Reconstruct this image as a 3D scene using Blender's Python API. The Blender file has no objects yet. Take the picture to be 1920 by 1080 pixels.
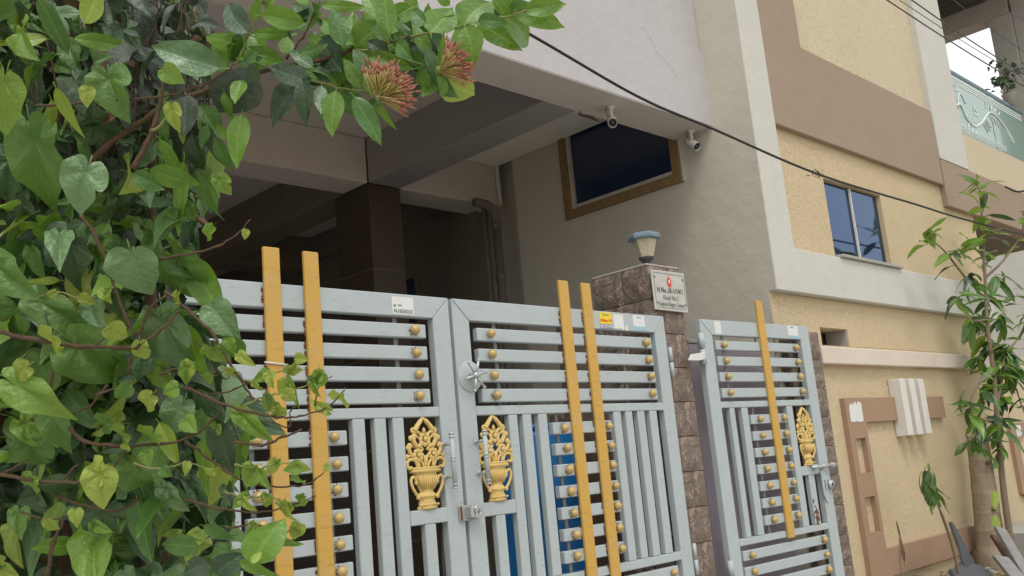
import bpy, bmesh, math, random
import numpy as np
from mathutils import Vector, Matrix
R = math.radians
rng = random.Random(7)
scene = bpy.context.scene
C = bpy.data.collections.new('place'); scene.collection.children.link(C)

# ------------------------------------------------------------------ camera
F, PITCH, ROLL, YAW = 1803.687, 0.193558922, -0.0917992534, 0.790885424
EYE = Vector((0, 0, 1.5))
cy, sy, cp, sp = math.cos(YAW), math.sin(YAW), math.cos(PITCH), math.sin(PITCH)
fw = Vector((sy*cp, cy*cp, sp)); r0 = Vector((cy, -sy, 0)); u0 = r0.cross(fw)
rt = math.cos(ROLL)*r0 + math.sin(ROLL)*u0; up = -math.sin(ROLL)*r0 + math.cos(ROLL)*u0
cam = bpy.data.cameras.new('camera'); co = bpy.data.objects.new('camera', cam); C.objects.link(co)
cam.sensor_width = 36; cam.lens = 36*F/1920; cam.clip_end = 800; cam.clip_start = .05
co.matrix_world = Matrix(((rt.x, up.x, -fw.x, EYE.x), (rt.y, up.y, -fw.y, EYE.y), (rt.z, up.z, -fw.z, EYE.z), (0, 0, 0, 1)))
scene.camera = co
# ------------------------------------------------------------------ light: overcast day
SUN_EL, SUN_AZ = R(58), R(215)          # azimuth from +Y clockwise
w = bpy.data.worlds.new('World'); scene.world = w; w.use_nodes = True
nt = w.node_tree; nt.nodes.clear()
sky = nt.nodes.new('ShaderNodeTexSky'); sky.sky_type = 'NISHITA'; sky.sun_disc = False
sky.sun_elevation = SUN_EL; sky.sun_rotation = SUN_AZ; sky.dust_density = 5.0; sky.air_density = 1.0; sky.ozone_density = 1.0
hs = nt.nodes.new('ShaderNodeHueSaturation'); hs.inputs['Saturation'].default_value = .12; hs.inputs['Value'].default_value = 1.0
cl = nt.nodes.new('ShaderNodeMix'); cl.data_type = 'RGBA'; cl.inputs[0].default_value = .8; cl.inputs[7].default_value = (8.6, 8.7, 8.8, 1)   # even cloud layer
bgn = nt.nodes.new('ShaderNodeBackground'); bgn.inputs['Strength'].default_value = .15
wo = nt.nodes.new('ShaderNodeOutputWorld')
nt.links.new(sky.outputs[0], hs.inputs['Color']); nt.links.new(hs.outputs[0], cl.inputs[6]); nt.links.new(cl.outputs[2], bgn.inputs[0]); nt.links.new(bgn.outputs[0], wo.inputs[0])
sl = bpy.data.lights.new('sun', 'SUN'); sl.energy = 1.2; sl.angle = R(18); sl.color = (1, .96, .9)
so = bpy.data.objects.new('sun', sl); C.objects.link(so)
sdir = Vector((math.sin(SUN_AZ)*math.cos(SUN_EL), math.cos(SUN_AZ)*math.cos(SUN_EL), math.sin(SUN_EL)))
so.rotation_euler = sdir.to_track_quat('Z', 'Y').to_euler()
scene.view_settings.view_transform = 'Standard'; scene.view_settings.look = 'None'
scene.view_settings.exposure = 0.0; scene.view_settings.gamma = 1; scene.view_settings.use_curve_mapping = False

# ------------------------------------------------------------------ materials
def srgb(r, g, b):
    f = lambda c: ((c/255+.055)/1.055)**2.4 if c > 10 else c/255/12.92
    return (f(r), f(g), f(b), 1)
class NT:
    def __init__(s, name):
        s.m = bpy.data.materials.new(name); s.m.use_nodes = True; s.t = s.m.node_tree; s.t.nodes.clear()
        s.out = s.n('ShaderNodeOutputMaterial'); s.b = s.n('ShaderNodeBsdfPrincipled'); s.l(s.b.outputs[0], s.out.inputs[0])
        s.tc = s.n('ShaderNodeTexCoord')
    def n(s, t, **k):
        x = s.t.nodes.new(t)
        for a, v in k.items(): setattr(x, a, v)
        return x
    def l(s, a, b): s.t.links.new(a, b)
    def noise(s, scale, detail=4, rough=.55, dist=0, vec=None, stretch=None):
        x = s.n('ShaderNodeTexNoise'); x.inputs['Scale'].default_value = scale; x.inputs['Detail'].default_value = detail
        x.inputs['Roughness'].default_value = rough; x.inputs['Distortion'].default_value = dist
        v = vec or s.tc.outputs['Object']
        if stretch:
            mp = s.n('ShaderNodeMapping'); mp.inputs['Scale'].default_value = stretch; s.l(v, mp.inputs[0]); v = mp.outputs[0]
        s.l(v, x.inputs['Vector']); return x.outputs['Fac']
    def ramp(s, fac, a, b, c0=(0, 0, 0, 1), c1=(1, 1, 1, 1)):
        x = s.n('ShaderNodeValToRGB'); x.color_ramp.elements[0].position = a; x.color_ramp.elements[1].position = b
        x.color_ramp.elements[0].color = c0; x.color_ramp.elements[1].color = c1; s.l(fac, x.inputs[0]); return x.outputs[0]
    def mix(s, fac, a, b, mode='MIX'):
        x = s.n('ShaderNodeMix', data_type='RGBA', blend_type=mode)
        for sock, v in ((x.inputs[0], fac), (x.inputs[6], a), (x.inputs[7], b)):
            if hasattr(v, 'is_output') or hasattr(v, 'links'): s.l(v, sock)
            else: sock.default_value = v
        return x.outputs[2]
    def math(s, op, a, b=0.0, c=0.0):
        x = s.n('ShaderNodeMath', operation=op)
        for i, v in enumerate((a, b, c)):
            if hasattr(v, 'links'): s.l(v, x.inputs[i])
            else: x.inputs[i].default_value = v
        return x.outputs[0]
    def bump(s, h, strength=.3, dist=.01, prev=None):
        x = s.n('ShaderNodeBump'); x.inputs['Strength'].default_value = strength; x.inputs['Distance'].default_value = dist
        s.l(h, x.inputs['Height'])
        if prev is not None: s.l(prev, x.inputs['Normal'])
        s.l(x.outputs[0], s.b.inputs['Normal']); return x.outputs[0]
    def setc(s, c):
        if hasattr(c, 'links'): s.l(c, s.b.inputs['Base Color'])
        else: s.b.inputs['Base Color'].default_value = c
    def rough(s, v, metal=0, spec=.5):
        s.b.inputs['Roughness'].default_value = v; s.b.inputs['Metallic'].default_value = metal; s.b.inputs['Specular IOR Level'].default_value = spec
def plaster(name, col, stain=(.36, .32, .27, 1), amt=.35, bumpd=.004, rough=.85):
    m = NT(name)
    a = m.ramp(m.noise(1.3, 6, .6), .35, .75)
    b = m.ramp(m.noise(9, 5, .7, stretch=(1, 1, .12)), .52, .8)
    dark = tuple(col[i]*.82 for i in range(3))+(1,)
    c = m.mix(m.math('MULTIPLY', a, amt), col, dark)
    c = m.mix(m.math('MULTIPLY', b, amt*.5), c, stain)
    sp_ = m.ramp(m.noise(38, 3, .6), .70, .76)
    c = m.mix(m.math('MULTIPLY', sp_, .35), c, stain)
    smear = m.ramp(m.noise(2.2, 7, .72, .8), .56, .72)
    c = m.mix(m.math('MULTIPLY', smear, amt*.45), c, tuple(min(1, col[i]*(.74, .72, .68)[i]) for i in range(3))+(1,))
    m.setc(c); m.rough(rough, 0, .2)
    n1 = m.bump(m.noise(4, 5, .6), .45, .03); m.bump(m.noise(120, 3), .35, bumpd, n1)
    return m.m
def stucco(name, col):
    m = NT(name)
    v = m.noise(34, 5, .7, .5, stretch=(.75, 1, 2.6))
    r0_ = m.ramp(m.math('ABSOLUTE', m.math('SUBTRACT', v, .5)), .002, .026)
    r = r0_
    v2 = m.noise(75, 3, .65, .6); v3 = m.noise(8, 4, .6, .5)
    big = m.ramp(m.noise(.8, 6, .6), .35, .7)
    drip = m.ramp(m.noise(5, 5, .65, stretch=(1, 1, .10)), .55, .8)
    c = m.mix(m.math('MULTIPLY', m.math('SUBTRACT', 1.0, r), .20), col, tuple(col[i]*(.72, .66, .56)[i] for i in range(3))+(1,))
    c = m.mix(m.math('MULTIPLY', big, .30), c, tuple(col[i]*(.90, .86, .80)[i] for i in range(3))+(1,))
    c = m.mix(m.math('MULTIPLY', drip, .16), c, (.48, .40, .28, 1))
    m.setc(c); m.rough(.92, 0, .12)
    h = m.math('ADD', m.math('ADD', m.math('MULTIPLY', r, .7), m.math('MULTIPLY', v2, .8)), m.math('MULTIPLY', v3, 1.2))
    m.bump(h, .62, .009); return m.m
def metal_paint(name, col, rough=.42, rust=.5, scale=1):
    m = NT(name)
    big = m.ramp(m.noise(3.2, 4), .3, .8)
    c = m.mix(m.math('MULTIPLY', big, .3), col, tuple(col[i]*.80 for i in range(3))+(1,))
    dust = m.ramp(m.noise(14, 6, .7, stretch=(.4, 1, 1)), .5, .85)
    c = m.mix(m.math('MULTIPLY', dust, .40), c, (.40, .365, .31, 1))
    sc_ = m.ramp(m.noise(60, 4, .75, stretch=(.15, 1, 1)), .57, .67)
    c = m.mix(m.math('MULTIPLY', sc_, .42), c, tuple(col[i]*.55 for i in range(3))+(1,))
    rs = m.ramp(m.noise(30*scale, 6, .75), .655, .69)
    c = m.mix(m.math('MULTIPLY', rs, rust), c, (.16, .07, .03, 1))
    m.setc(c); m.rough(rough, 0, .45)
    m.bump(m.noise(60, 3), .12, .003); return m.m
def simple(name, col, rough=.6, metal=0, var=.2, scale=12, bump=.1, spec=.4):
    m = NT(name); a = m.ramp(m.noise(scale, 5, .6), .3, .75)
    m.setc(m.mix(m.math('MULTIPLY', a, var*2), col, tuple(col[i]*.6 for i in range(3))+(1,)))
    m.rough(rough, metal, spec); m.bump(m.noise(scale*8, 3), bump, .004); return m.m
M = {}
M['lilac'] = plaster('lilac_plaster', (.50, .485, .485, 1), amt=.28)
M['soffit'] = plaster('soffit_plaster', (.60, .56, .52, 1), amt=.3)
M['beam'] = plaster('beam_grey_plaster', (.30, .28, .27, 1), amt=.2)
M['offwhite'] = plaster('offwhite_side_plaster', (.55, .515, .43, 1), amt=.22)
M['white'] = plaster('white_plaster', (.585, .58, .525, 1), amt=.2)
M['fin'] = plaster('fin_white_paint', (.68, .655, .60, 1), amt=.25)
M['baybright'] = plaster('brightened_bay_ceiling', (.84, .81, .73, 1), amt=.15)  # whitish bay paint, lightened further to stand for light from the side opening
M['cream'] = plaster('cream_plaster', (.66, .58, .48, 1), amt=.25)
M['stucco'] = stucco('rough_yellow_stucco', (.68, .555, .36, 1))
M['stucco_up'] = stucco('pale_yellow_stucco', (.70, .61, .44, 1))  # paler, less yellow version of the stucco for the upper panels
M['brown'] = plaster('brown_band_paint', (.35, .27, .20, 1), amt=.22)
M['brownrel'] = plaster('brown_relief_paint', (.36, .24, .16, 1), amt=.25)
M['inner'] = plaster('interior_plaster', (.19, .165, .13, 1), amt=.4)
M['panel'] = plaster('lilac_panel_paint', (.36, .31, .35, 1), amt=.5)
M['gate'] = metal_paint('grey_gate_enamel', (.43, .485, .49, 1), rust=.25)
M['gateback'] = metal_paint('grey_strip_enamel', (.22, .24, .235, 1), rust=.4)
M['gold'] = metal_paint('ochre_enamel', (.58, .345, .07, 1), .45, .15)
M['vase'] = metal_paint('ochre_cast_paint', (.68, .49, .17, 1), .55, .2)
M['stud'] = NT('gilt_stud'); M['stud'].setc((.50, .36, .14, 1)); M['stud'].rough(.5, .2); M['stud'] = M['stud'].m
M['rust'] = simple('rust_weld', (.20, .085, .035, 1), .9, 0, .4, 90, .5)
M['steel'] = simple('silver_fitting', (.50, .52, .51, 1), .35, .5, .2, 30)
M['black'] = simple('black_rubber', (.02, .022, .022, 1), .6)
M['wiregrey'] = simple('grey_wire', (.07, .07, .075, 1), .6)
M['dark'] = simple('dark_lens', (.015, .015, .018, 1), .15)
M['pvc'] = simple('grey_pvc', (.17, .15, .12, 1), .7)
M['whitep'] = simple('white_plastic', (.72, .71, .66, 1), .4, 0, .15, 10)
M['woodframe'] = simple('ochre_wood_frame', (.27, .175, .08, 1), .65, 0, .35, 14)
M['paintedge'] = simple('old_white_frame', (.58, .54, .47, 1), .7, 0, .35, 20)
M['paper'] = simple('white_paper', (.70, .71, .68, 1), .6, 0, .06, 12, .05)
M['yellow'] = simple('yellow_sticker', (.80, .62, .03, 1), .5, 0, .05)
M['lblue'] = simple('pale_blue_sticker', (.33, .55, .68, 1), .5, 0, .2, 60)
M['ink'] = simple('black_ink', (.05, .06, .06, 1), .7, 0, 0)
M['inkg'] = simple('grey_green_ink', (.16, .21, .19, 1), .7, 0, 0)
M['inkr'] = simple('red_ink', (.60, .06, .05, 1), .6, 0, 0)
M['inko'] = simple('orange_ink', (.80, .17, .02, 1), .6, 0, 0)
M['inkp'] = simple('purple_ink', (.18, .16, .30, 1), .6, 0, 0)
M['lampcap'] = simple('blue_grey_lamp_cap', (.19, .26, .32, 1), .6, 0, .35, 60, .4)
M['lampglass'] = simple('frosted_lamp_glass', (.60, .54, .38, 1), .25, 0, .35, 55, .6)
M['drum'] = simple('blue_plastic', (.012, .16, .42, 1), .4, 0, .15, 8)
M['board'] = simple('brown_board', (.15, .085, .055, 1), .7, 0, .4, 20)
M['hose'] = simple('grey_hose', (.16, .16, .14, 1), .5)
M['concrete'] = simple('weathered_concrete', (.42, .40, .36, 1), .9, 0, .2, 6, .5)
M['asphalt'] = simple('cement_road', (.48, .455, .41, 1), .9, 0, .12, 5, .6)
M['soil'] = simple('dry_soil', (.30, .21, .12, 1), .95, 0, .35, 9, .9)
M['paleslab'] = simple('pale_stone_slab', (.29, .29, .28, 1), .9, 0, .35, 14, .6)
M['darkslab'] = simple('dark_granite_offcut', (.075, .08, .085, 1), .6, 0, .25, 20, .4)
M['corr'] = simple('corrugated_roof', (.09, .075, .07, 1), .8, 0, .4, 7)
M['stem'] = simple('brown_vine_bark', (.15, .095, .055, 1), .85, 0, .45, 90, .9)
M['gstem'] = simple('green_shoot_bark', (.22, .22, .07, 1), .6, 0, .3, 40, .3)
M['twig'] = simple('grey_twig_bark', (.22, .17, .11, 1), .85, 0, .35, 60, .5)
def mk_granite():
    m = NT('brown_granite_cladding'); a = m.ramp(m.noise(48, 4, .7, 1.2), .60, .68)
    c = m.mix(m.math('MULTIPLY', a, .55), (.055, .038, .027, 1), (.40, .20, .08, 1))
    m.setc(c); m.rough(.5); m.bump(m.noise(40, 4, .7), .4, .01); return m.m
M['granite'] = mk_granite()
def mk_stone(name, base, hi, rim):
    m = NT(name)
    a = m.noise(11, 5, .65, 1.6)
    ridge = m.ramp(m.math('ABSOLUTE', m.math('SUBTRACT', a, .52)), .01, .075, (1, 1, 1, 1), (0, 0, 0, 1))
    patch = m.ramp(m.noise(6, 4, .6, .6), .46, .56)
    k = m.math('MULTIPLY', ridge, patch)
    oi = m.n('ShaderNodeObjectInfo')
    c = m.mix(m.ramp(m.noise(3, 4), .3, .7), base, tuple(base[i]*.62 for i in range(3))+(1,))
    c = m.mix(m.math('MULTIPLY', oi.outputs['Random'], .3), c, rim)
    c = m.mix(m.math('MULTIPLY', k, .95), c, hi)
    m.setc(c); m.rough(.75)
    n1 = m.bump(m.noise(7, 4, .6, 1.2), .9, .04); n2 = m.bump(k, .5, .01, n1); m.bump(m.noise(60, 4), .3, .005, n2); return m.m
M['stone'] = mk_stone('rough_faced_brown_stone', (.19, .148, .115, 1), (.42, .30, .24, 1), (.23, .185, .15, 1))
M['mortar'] = simple('dark_mortar', (.15, .11, .085, 1), .95, 0, .3, 30, .5)
def mk_glass(name, col, rough=.06, spec=1.0):
    m = NT(name); m.setc(col); m.rough(rough, 0, spec); m.b.inputs['Coat Weight'].default_value = .6; m.b.inputs['Coat Roughness'].default_value = .03
    m.bump(m.noise(1.6, 2), .06, .02); return m.m
M['glassblue'] = simple('blue_reflective_window_glass', (.045, .095, .20, 1), .05, .85, .05, 2, .02)
M['glassnavy'] = mk_glass('navy_film_window_glass', (.010, .025, .065, 1), .2, .5)
M['glassgreen'] = mk_glass('green_railing_glass', (.20, .34, .29, 1), .2, .6)
M['etched'] = simple('white_etching', (.80, .86, .82, 1), .5, 0, .05)
def mk_trunk(name, c1, c2):
    m = NT(name)
    wv = m.n('ShaderNodeTexWave'); wv.wave_type = 'BANDS'; wv.bands_direction = 'Z'; wv.inputs['Scale'].default_value = 1.9; wv.inputs['Distortion'].default_value = 3.5
    wv.inputs['Detail'].default_value = 3; m.l(m.tc.outputs['Object'], wv.inputs[0])
    c = m.mix(m.ramp(m.noise(6, 5, .65), .3, .7), c1, c2)
    c = m.mix(m.math('MULTIPLY', m.math('MULTIPLY', m.ramp(wv.outputs['Fac'], .9, .98), m.ramp(m.noise(5, 3), .3, .7)), .45), c, (.50, .43, .33, 1))
    m.setc(c); m.rough(.9, 0, .2); n1 = m.bump(wv.outputs['Fac'], .3, .01); m.bump(m.noise(40, 4), .5, .006, n1); return m.m
M['tiles'] = simple('pale_floor_tiles', (.66, .61, .54, 1), .5, 0, .1, 3)
M['palm'] = mk_trunk('ringed_palm_bark', (.36, .295, .215, 1), (.21, .155, .11, 1))

tr_gloss = {'dry': 0, 'dusty': 0}
def mk_leaf(name, col, light, kind, back=None, trans=.28, rough=.40, dust=.25):
    m = NT(name)
    uv = m.n('ShaderNodeUVMap'); sep = m.n('ShaderNodeSeparateXYZ'); m.l(uv.outputs[0], sep.inputs[0])
    u, v = sep.outputs[0], sep.outputs[1]
    au = m.math('ABSOLUTE', u)
    mid = m.ramp(au, .008, .028, (1, 1, 1, 1), (0, 0, 0, 1))
    if kind == 'heart':
        ang = m.math('ARCTAN2', au, m.math('ADD', v, .02))
        st = m.math('ABSOLUTE', m.math('SINE', m.math('MULTIPLY', m.math('ADD', ang, m.math('MULTIPLY', au, -.5)), 5.2)))
        prim = m.ramp(st, .03, .13, (1, 1, 1, 1), (0, 0, 0, 1))
        rad = m.math('SQRT', m.math('ADD', m.math('MULTIPLY', u, u), m.math('MULTIPLY', v, v)))
        sec = m.math('ABSOLUTE', m.math('SINE', m.math('ADD', m.math('MULTIPLY', rad, 22.0), m.math('MULTIPLY', st, 2.2))))
    else:
        prim = mid
        sec = m.math('ABSOLUTE', m.math('SINE', m.math('MULTIPLY', m.math('SUBTRACT', v, m.math('MULTIPLY', au, 1.1)), 24.0)))
    secm = m.ramp(sec, .05, .25, (1, 1, 1, 1), (0, 0, 0, 1))
    vein = m.math('MAXIMUM', m.math('MAXIMUM', mid, prim), m.math('MULTIPLY', secm, .22))
    oi = m.n('ShaderNodeObjectInfo'); at = m.n('ShaderNodeAttribute'); at.attribute_name = 'tint'
    rnd = m.math('FRACT', m.math('ADD', oi.outputs['Random'], at.outputs['Fac']))
    c = m.mix(m.math('MULTIPLY', rnd, .55), col, tuple(col[i]*(.55, .6, .62)[i] for i in range(3))+(1,))
    c = m.mix(m.math('MULTIPLY', m.ramp(m.noise(7, 3, .5, vec=uv.outputs[0]), .42, .72), .30), c, light)
    c = m.mix(m.math('MULTIPLY', vein, .45 if kind == 'heart' else .3), c, light)
    blot = m.ramp(m.noise(24, 4, .7), .68, .74)
    c = m.mix(m.math('MULTIPLY', blot, .35), c, (.16, .12, .05, 1))
    d = m.ramp(m.noise(10, 5, .7), .45, .8)
    c = m.mix(m.math('MULTIPLY', d, dust), c, (.20, .26, .17, 1))
    geo = m.n('ShaderNodeNewGeometry')
    c2 = m.mix(.55, c, back or tuple(min(1, light[i]*.9) for i in range(3))+(1,))
    c = m.mix(geo.outputs['Backfacing'], c, c2)
    m.setc(c); m.rough(rough, 0, .6); m.b.inputs['Coat Weight'].default_value = .15 if tr_gloss.get(name.split('_')[-1], 1) else 0; m.b.inputs['Coat Roughness'].default_value = .22
    h = m.math('SUBTRACT', m.math('MULTIPLY', m.noise(11, 3, .5, .4, vec=uv.outputs[0]), 1.1), m.math('MULTIPLY', vein, .35))
    n1 = m.bump(h, .5 if kind == 'heart' else .3, .006); m.bump(m.noise(40, 3, vec=uv.outputs[0]), .15, .003, n1)
    tr = m.n('ShaderNodeBsdfTranslucent'); tc_ = m.mix(.5, c, light, 'MIX'); m.l(tc_, tr.inputs[0])
    ms = m.n('ShaderNodeMixShader'); ms.inputs[0].default_value = trans
    m.l(m.b.outputs[0], ms.inputs[1]); m.l(tr.outputs[0], ms.inputs[2]); m.l(ms.outputs[0], m.out.inputs[0]); return m.m
LM = {}
for k in ('heart', 'lance'):
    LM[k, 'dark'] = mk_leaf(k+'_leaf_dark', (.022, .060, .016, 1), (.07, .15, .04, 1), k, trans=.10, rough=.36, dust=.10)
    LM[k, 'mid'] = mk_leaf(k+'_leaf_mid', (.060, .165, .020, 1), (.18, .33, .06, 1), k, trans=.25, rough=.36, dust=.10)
    LM[k, 'fresh'] = mk_leaf(k+'_leaf_fresh', (.13, .28, .020, 1), (.30, .46, .07, 1), k, trans=.32, rough=.34, dust=.08)
    LM[k, 'lime'] = mk_leaf(k+'_leaf_lime', (.27, .39, .035, 1), (.46, .55, .10, 1), k, trans=.3, rough=.38, dust=.06)
    LM[k, 'pale'] = mk_leaf(k+'_leaf_pale', (.085, .19, .060, 1), (.22, .36, .15, 1), k, trans=.12, rough=.32, dust=.22)
    LM[k, 'dusty'] = mk_leaf(k+'_leaf_dusty', (.045, .065, .045, 1), (.11, .14, .10, 1), k, trans=.06, rough=.5, dust=.5)
    LM[k, 'dry'] = mk_leaf(k+'_leaf_dry', (.14, .065, .028, 1), (.22, .12, .06, 1), k, trans=.1, rough=.7)
M['pink'] = simple('pink_bud_tip', (.44, .17, .12, 1), .5, 0, .25, 80)
M['bud'] = simple('yellow_green_bud_tube', (.42, .33, .11, 1), .5, 0, .3, 80)

# ------------------------------------------------------------------ mesh helpers
class MB:
    def __init__(s): s.v = []; s.f = []; s.sm = []
    def add(s, vs, fs, smooth=False):
        o = len(s.v); s.v += [tuple(v) for v in vs]; s.f += [tuple(i+o for i in f) for f in fs]; s.sm += [smooth]*len(fs); return s
    def box(s, x0, x1, y0, y1, z0, z1):
        vs = [(x, y, z) for x in (x0, x1) for y in (y0, y1) for z in (z0, z1)]
        return s.add(vs, [(0, 1, 3, 2), (4, 6, 7, 5), (0, 4, 5, 1), (2, 3, 7, 6), (0, 2, 6, 4), (1, 5, 7, 3)])
    def prism(s, poly, y0, y1, ax='y'):
        n = len(poly)
        f = (lambda a, b, t: (a, t, b)) if ax == 'y' else ((lambda a, b, t: (t, a, b)) if ax == 'x' else (lambda a, b, t: (a, b, t)))
        vs = [f(a, b, y0) for a, b in poly]+[f(a, b, y1) for a, b in poly]
        return s.add(vs, [tuple(range(n))[::-1], tuple(range(n, 2*n))]+[(i, (i+1) % n, n+(i+1) % n, n+i) for i in range(n)])
    def tube(s, pts, r, n=8, caps=True, closed=False, flat=None):
        pts = [Vector(p) for p in pts]; rs = r if hasattr(r, '__len__') else [r]*len(pts)
        vs = []; a0 = None
        for i, p in enumerate(pts):
            if closed: t = pts[(i+1) % len(pts)]-pts[i-1]
            else: t = pts[min(i+1, len(pts)-1)]-pts[max(i-1, 0)]
            t.normalize()
            if a0 is None: a0 = t.orthogonal().normalized()
            a0 = (a0-t*a0.dot(t)); a0 = a0.normalized() if a0.length > 1e-6 else t.orthogonal().normalized()
            b = t.cross(a0)
            for k in range(n):
                an = 2*math.pi*k/n; vs.append(p+a0*math.cos(an)*rs[i]+b*math.sin(an)*rs[i])
        L = len(pts); fs = []
        for i in range(L if closed else L-1):
            for k in range(n): fs.append((i*n+k, i*n+(k+1) % n, ((i+1) % L)*n+(k+1) % n, ((i+1) % L)*n+k))
        if caps and not closed: fs += [tuple(range(n))[::-1], tuple((L-1)*n+k for k in range(n))]
        return s.add(vs, fs, True)
    def lathe(s, prof, c=(0, 0, 0), n=20, sx=1, sy=1, smooth=True):
        vs = [(c[0]+r*sx*math.cos(2*math.pi*k/n), c[1]+r*sy*math.sin(2*math.pi*k/n), c[2]+z) for r, z in prof for k in range(n)]
        fs = [(i*n+k, i*n+(k+1) % n, (i+1)*n+(k+1) % n, (i+1)*n+k) for i in range(len(prof)-1) for k in range(n)]
        fs += [tuple(range(n))[::-1], tuple((len(prof)-1)*n+k for k in range(n))]
        return s.add(vs, fs, smooth)
    def ball(s, c, rx, ry=None, rz=None, n=12, m=7):
        ry = ry or rx; rz = rz or rx
        vs = [(c[0]+rx*math.sin(math.pi*i/m)*math.cos(2*math.pi*k/n), c[1]+ry*math.sin(math.pi*i/m)*math.sin(2*math.pi*k/n), c[2]+rz*math.cos(math.pi*i/m)) for i in range(m+1) for k in range(n)]
        return s.add(vs, [(i*n+k, (i+1)*n+k, (i+1)*n+(k+1) % n, i*n+(k+1) % n) for i in range(m) for k in range(n)], True)
    def mesh(s, name, mat):
        me = bpy.data.meshes.new(name); me.from_pydata(s.v, [], s.f); me.polygons.foreach_set('use_smooth', s.sm)
        bm = bmesh.new(); bm.from_mesh(me); bmesh.ops.remove_doubles(bm, verts=bm.verts, dist=1e-6) if len(s.v) < 4000 else None
        bmesh.ops.recalc_face_normals(bm, faces=bm.faces); bm.to_mesh(me); bm.free()
        me.materials.append(mat); me.update(); return me
def link(name, me, parent=None, loc=None):
    o = bpy.data.objects.new(name, me); C.objects.link(o)
    if parent: o.parent = parent
    if loc is not None: o.location = loc
    return o
def tag(o, label=None, cat=None, group=None, kind=None):
    if label: o['label'] = label
    if cat: o['category'] = cat
    if group: o['group'] = group
    if kind: o['kind'] = kind
    return o
def thing(name, label, cat, loc=(0, 0, 0), group=None):
    return tag(link(name, None, None, loc), label, cat, group)
def bev(o, wd, seg=1):
    b = o.modifiers.new('bevel', 'BEVEL'); b.width = wd; b.segments = seg; b.limit_method = 'ANGLE'; b.angle_limit = R(40); return o
def part(name, mb, mat, parent, bevel=0, label=None, off=None):
    if off is not None: mb.v = [(x-off[0], y-off[1], z-off[2]) for x, y, z in mb.v]
    o = link(name, mb.mesh(name, mat), parent)
    if bevel: bev(o, bevel)
    if label: o['label'] = label
    return o
def bx(name, mat, parent, b, bevel=0, label=None): return part(name, MB().box(*b), mat, parent, bevel, label)
def text(body, mat, parent, loc, size, rot=(R(90), 0, 0), name='lettering', sx=1, ext=.0006, align='CENTER', bold=0):
    cu = bpy.data.curves.new('t', 'FONT'); cu.body = body; cu.size = size; cu.align_x = align; cu.extrude = ext; cu.offset = bold; cu.resolution_u = 2; cu.space_character = 1.07
    o = bpy.data.objects.new('t', cu); C.objects.link(o)
    dg = bpy.context.evaluated_depsgraph_get(); me = bpy.data.meshes.new_from_object(o.evaluated_get(dg)); bpy.data.objects.remove(o)
    me.materials.clear(); me.materials.append(mat)
    me.transform(Matrix.Translation(loc) @ Matrix.Rotation(rot[2], 4, 'Z') @ Matrix.Rotation(rot[0], 4, 'X') @ Matrix.Rotation(rot[1], 4, 'Y') @ Matrix.Diagonal((sx, 1, 1, 1)))
    return link(name, me, parent)
def spline(pts, n=6):
    P = [Vector(p) for p in pts]; P = [P[0]*2-P[1]]+P+[P[-1]*2-P[-2]]; out = []
    for i in range(1, len(P)-2):
        for k in range(n):
            t = k/n; a, b, c, d = P[i-1], P[i], P[i+1], P[i+2]
            out.append(.5*((2*b)+(c-a)*t+(2*a-5*b+4*c-d)*t*t+(3*b-a-3*c+d)*t**3))
    out.append(P[-2]); return out
def ray(px, py): return rt*((px-960)/F)-up*((py-540)/F)+fw
def at(px, py, d): return EYE+ray(px, py)*d

G0 = .25          # pavement level
# ------------------------------------------------------------------ ground
tag(link('ground', MB().add([(-150, -150, .17), (200, -150, .17), (200, 200, .17), (-150, 200, .17)], [(0, 1, 2, 3)]).mesh('ground', M['soil'])), kind='structure')
tag(link('road', MB().box(-60, 120, -2.6, 2.6, .1, .20).mesh('road', M['asphalt'])), kind='structure')
tag(link('pavement', MB().box(-60, 7.3, 2.604, 3.9, .1, G0).mesh('pavement', M['concrete'])), kind='structure')
# uneven soil bank along the yellow wall
mb = MB(); nx, ny = 60, 10; vs = []
for i in range(nx+1):
    for j in range(ny+1):
        x = 7.304+i*.16; t = j/ny; y = 2.604+1.196*t
        z = .20+.12*t**.7+.03*math.sin(x*3.1+y*2)+.02*math.sin(x*7.7-y*5)+rng.uniform(-.008, .008)
        vs.append((x, y, z))
mb.add(vs, [(i*(ny+1)+j, (i+1)*(ny+1)+j, (i+1)*(ny+1)+j+1, i*(ny+1)+j+1) for i in range(nx) for j in range(ny)], True)
tag(link('soil_bank', mb.mesh('soil_bank', M['soil'])), kind='structure')

# ------------------------------------------------------------------ lilac house over the stilt parking
D = 3.717
XW = 6.724
h = thing('lilac_house', 'lilac plastered house raised on columns above dark parking behind the big gate', 'house', (5, 6, G0))
def hp(name, b, mat, bevel=0, label=None):
    o = bx(name, mat, h, b, bevel, label); o.matrix_parent_inverse = Matrix.Translation((-5, -6, -G0)); return o
def hparent(o): o.parent = h; o.matrix_parent_inverse = Matrix.Translation((-5, -6, -G0)); return o
hp('front_fascia', (-6, 6.762, 4.12, 4.50, 4.22, 4.906), M['lilac'], .006)
hp('upper_wall', (-6, 6.722, 4.145, 4.5, 4.909, 9.5), M['lilac'], .006)
o_ = hp('ceiling_slab', (-6, XW-.006, 4.504, 19, 4.65, 4.9), M['soffit'])
hp('bay_ceiling', (5.444, XW-.01, 4.504, 6.716, 4.644, 4.6485), M['baybright'])
hp('upper_storey_floor', (-6, XW-.006, 4.504, 19, 4.904, 9.4), M['lilac'])
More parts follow.
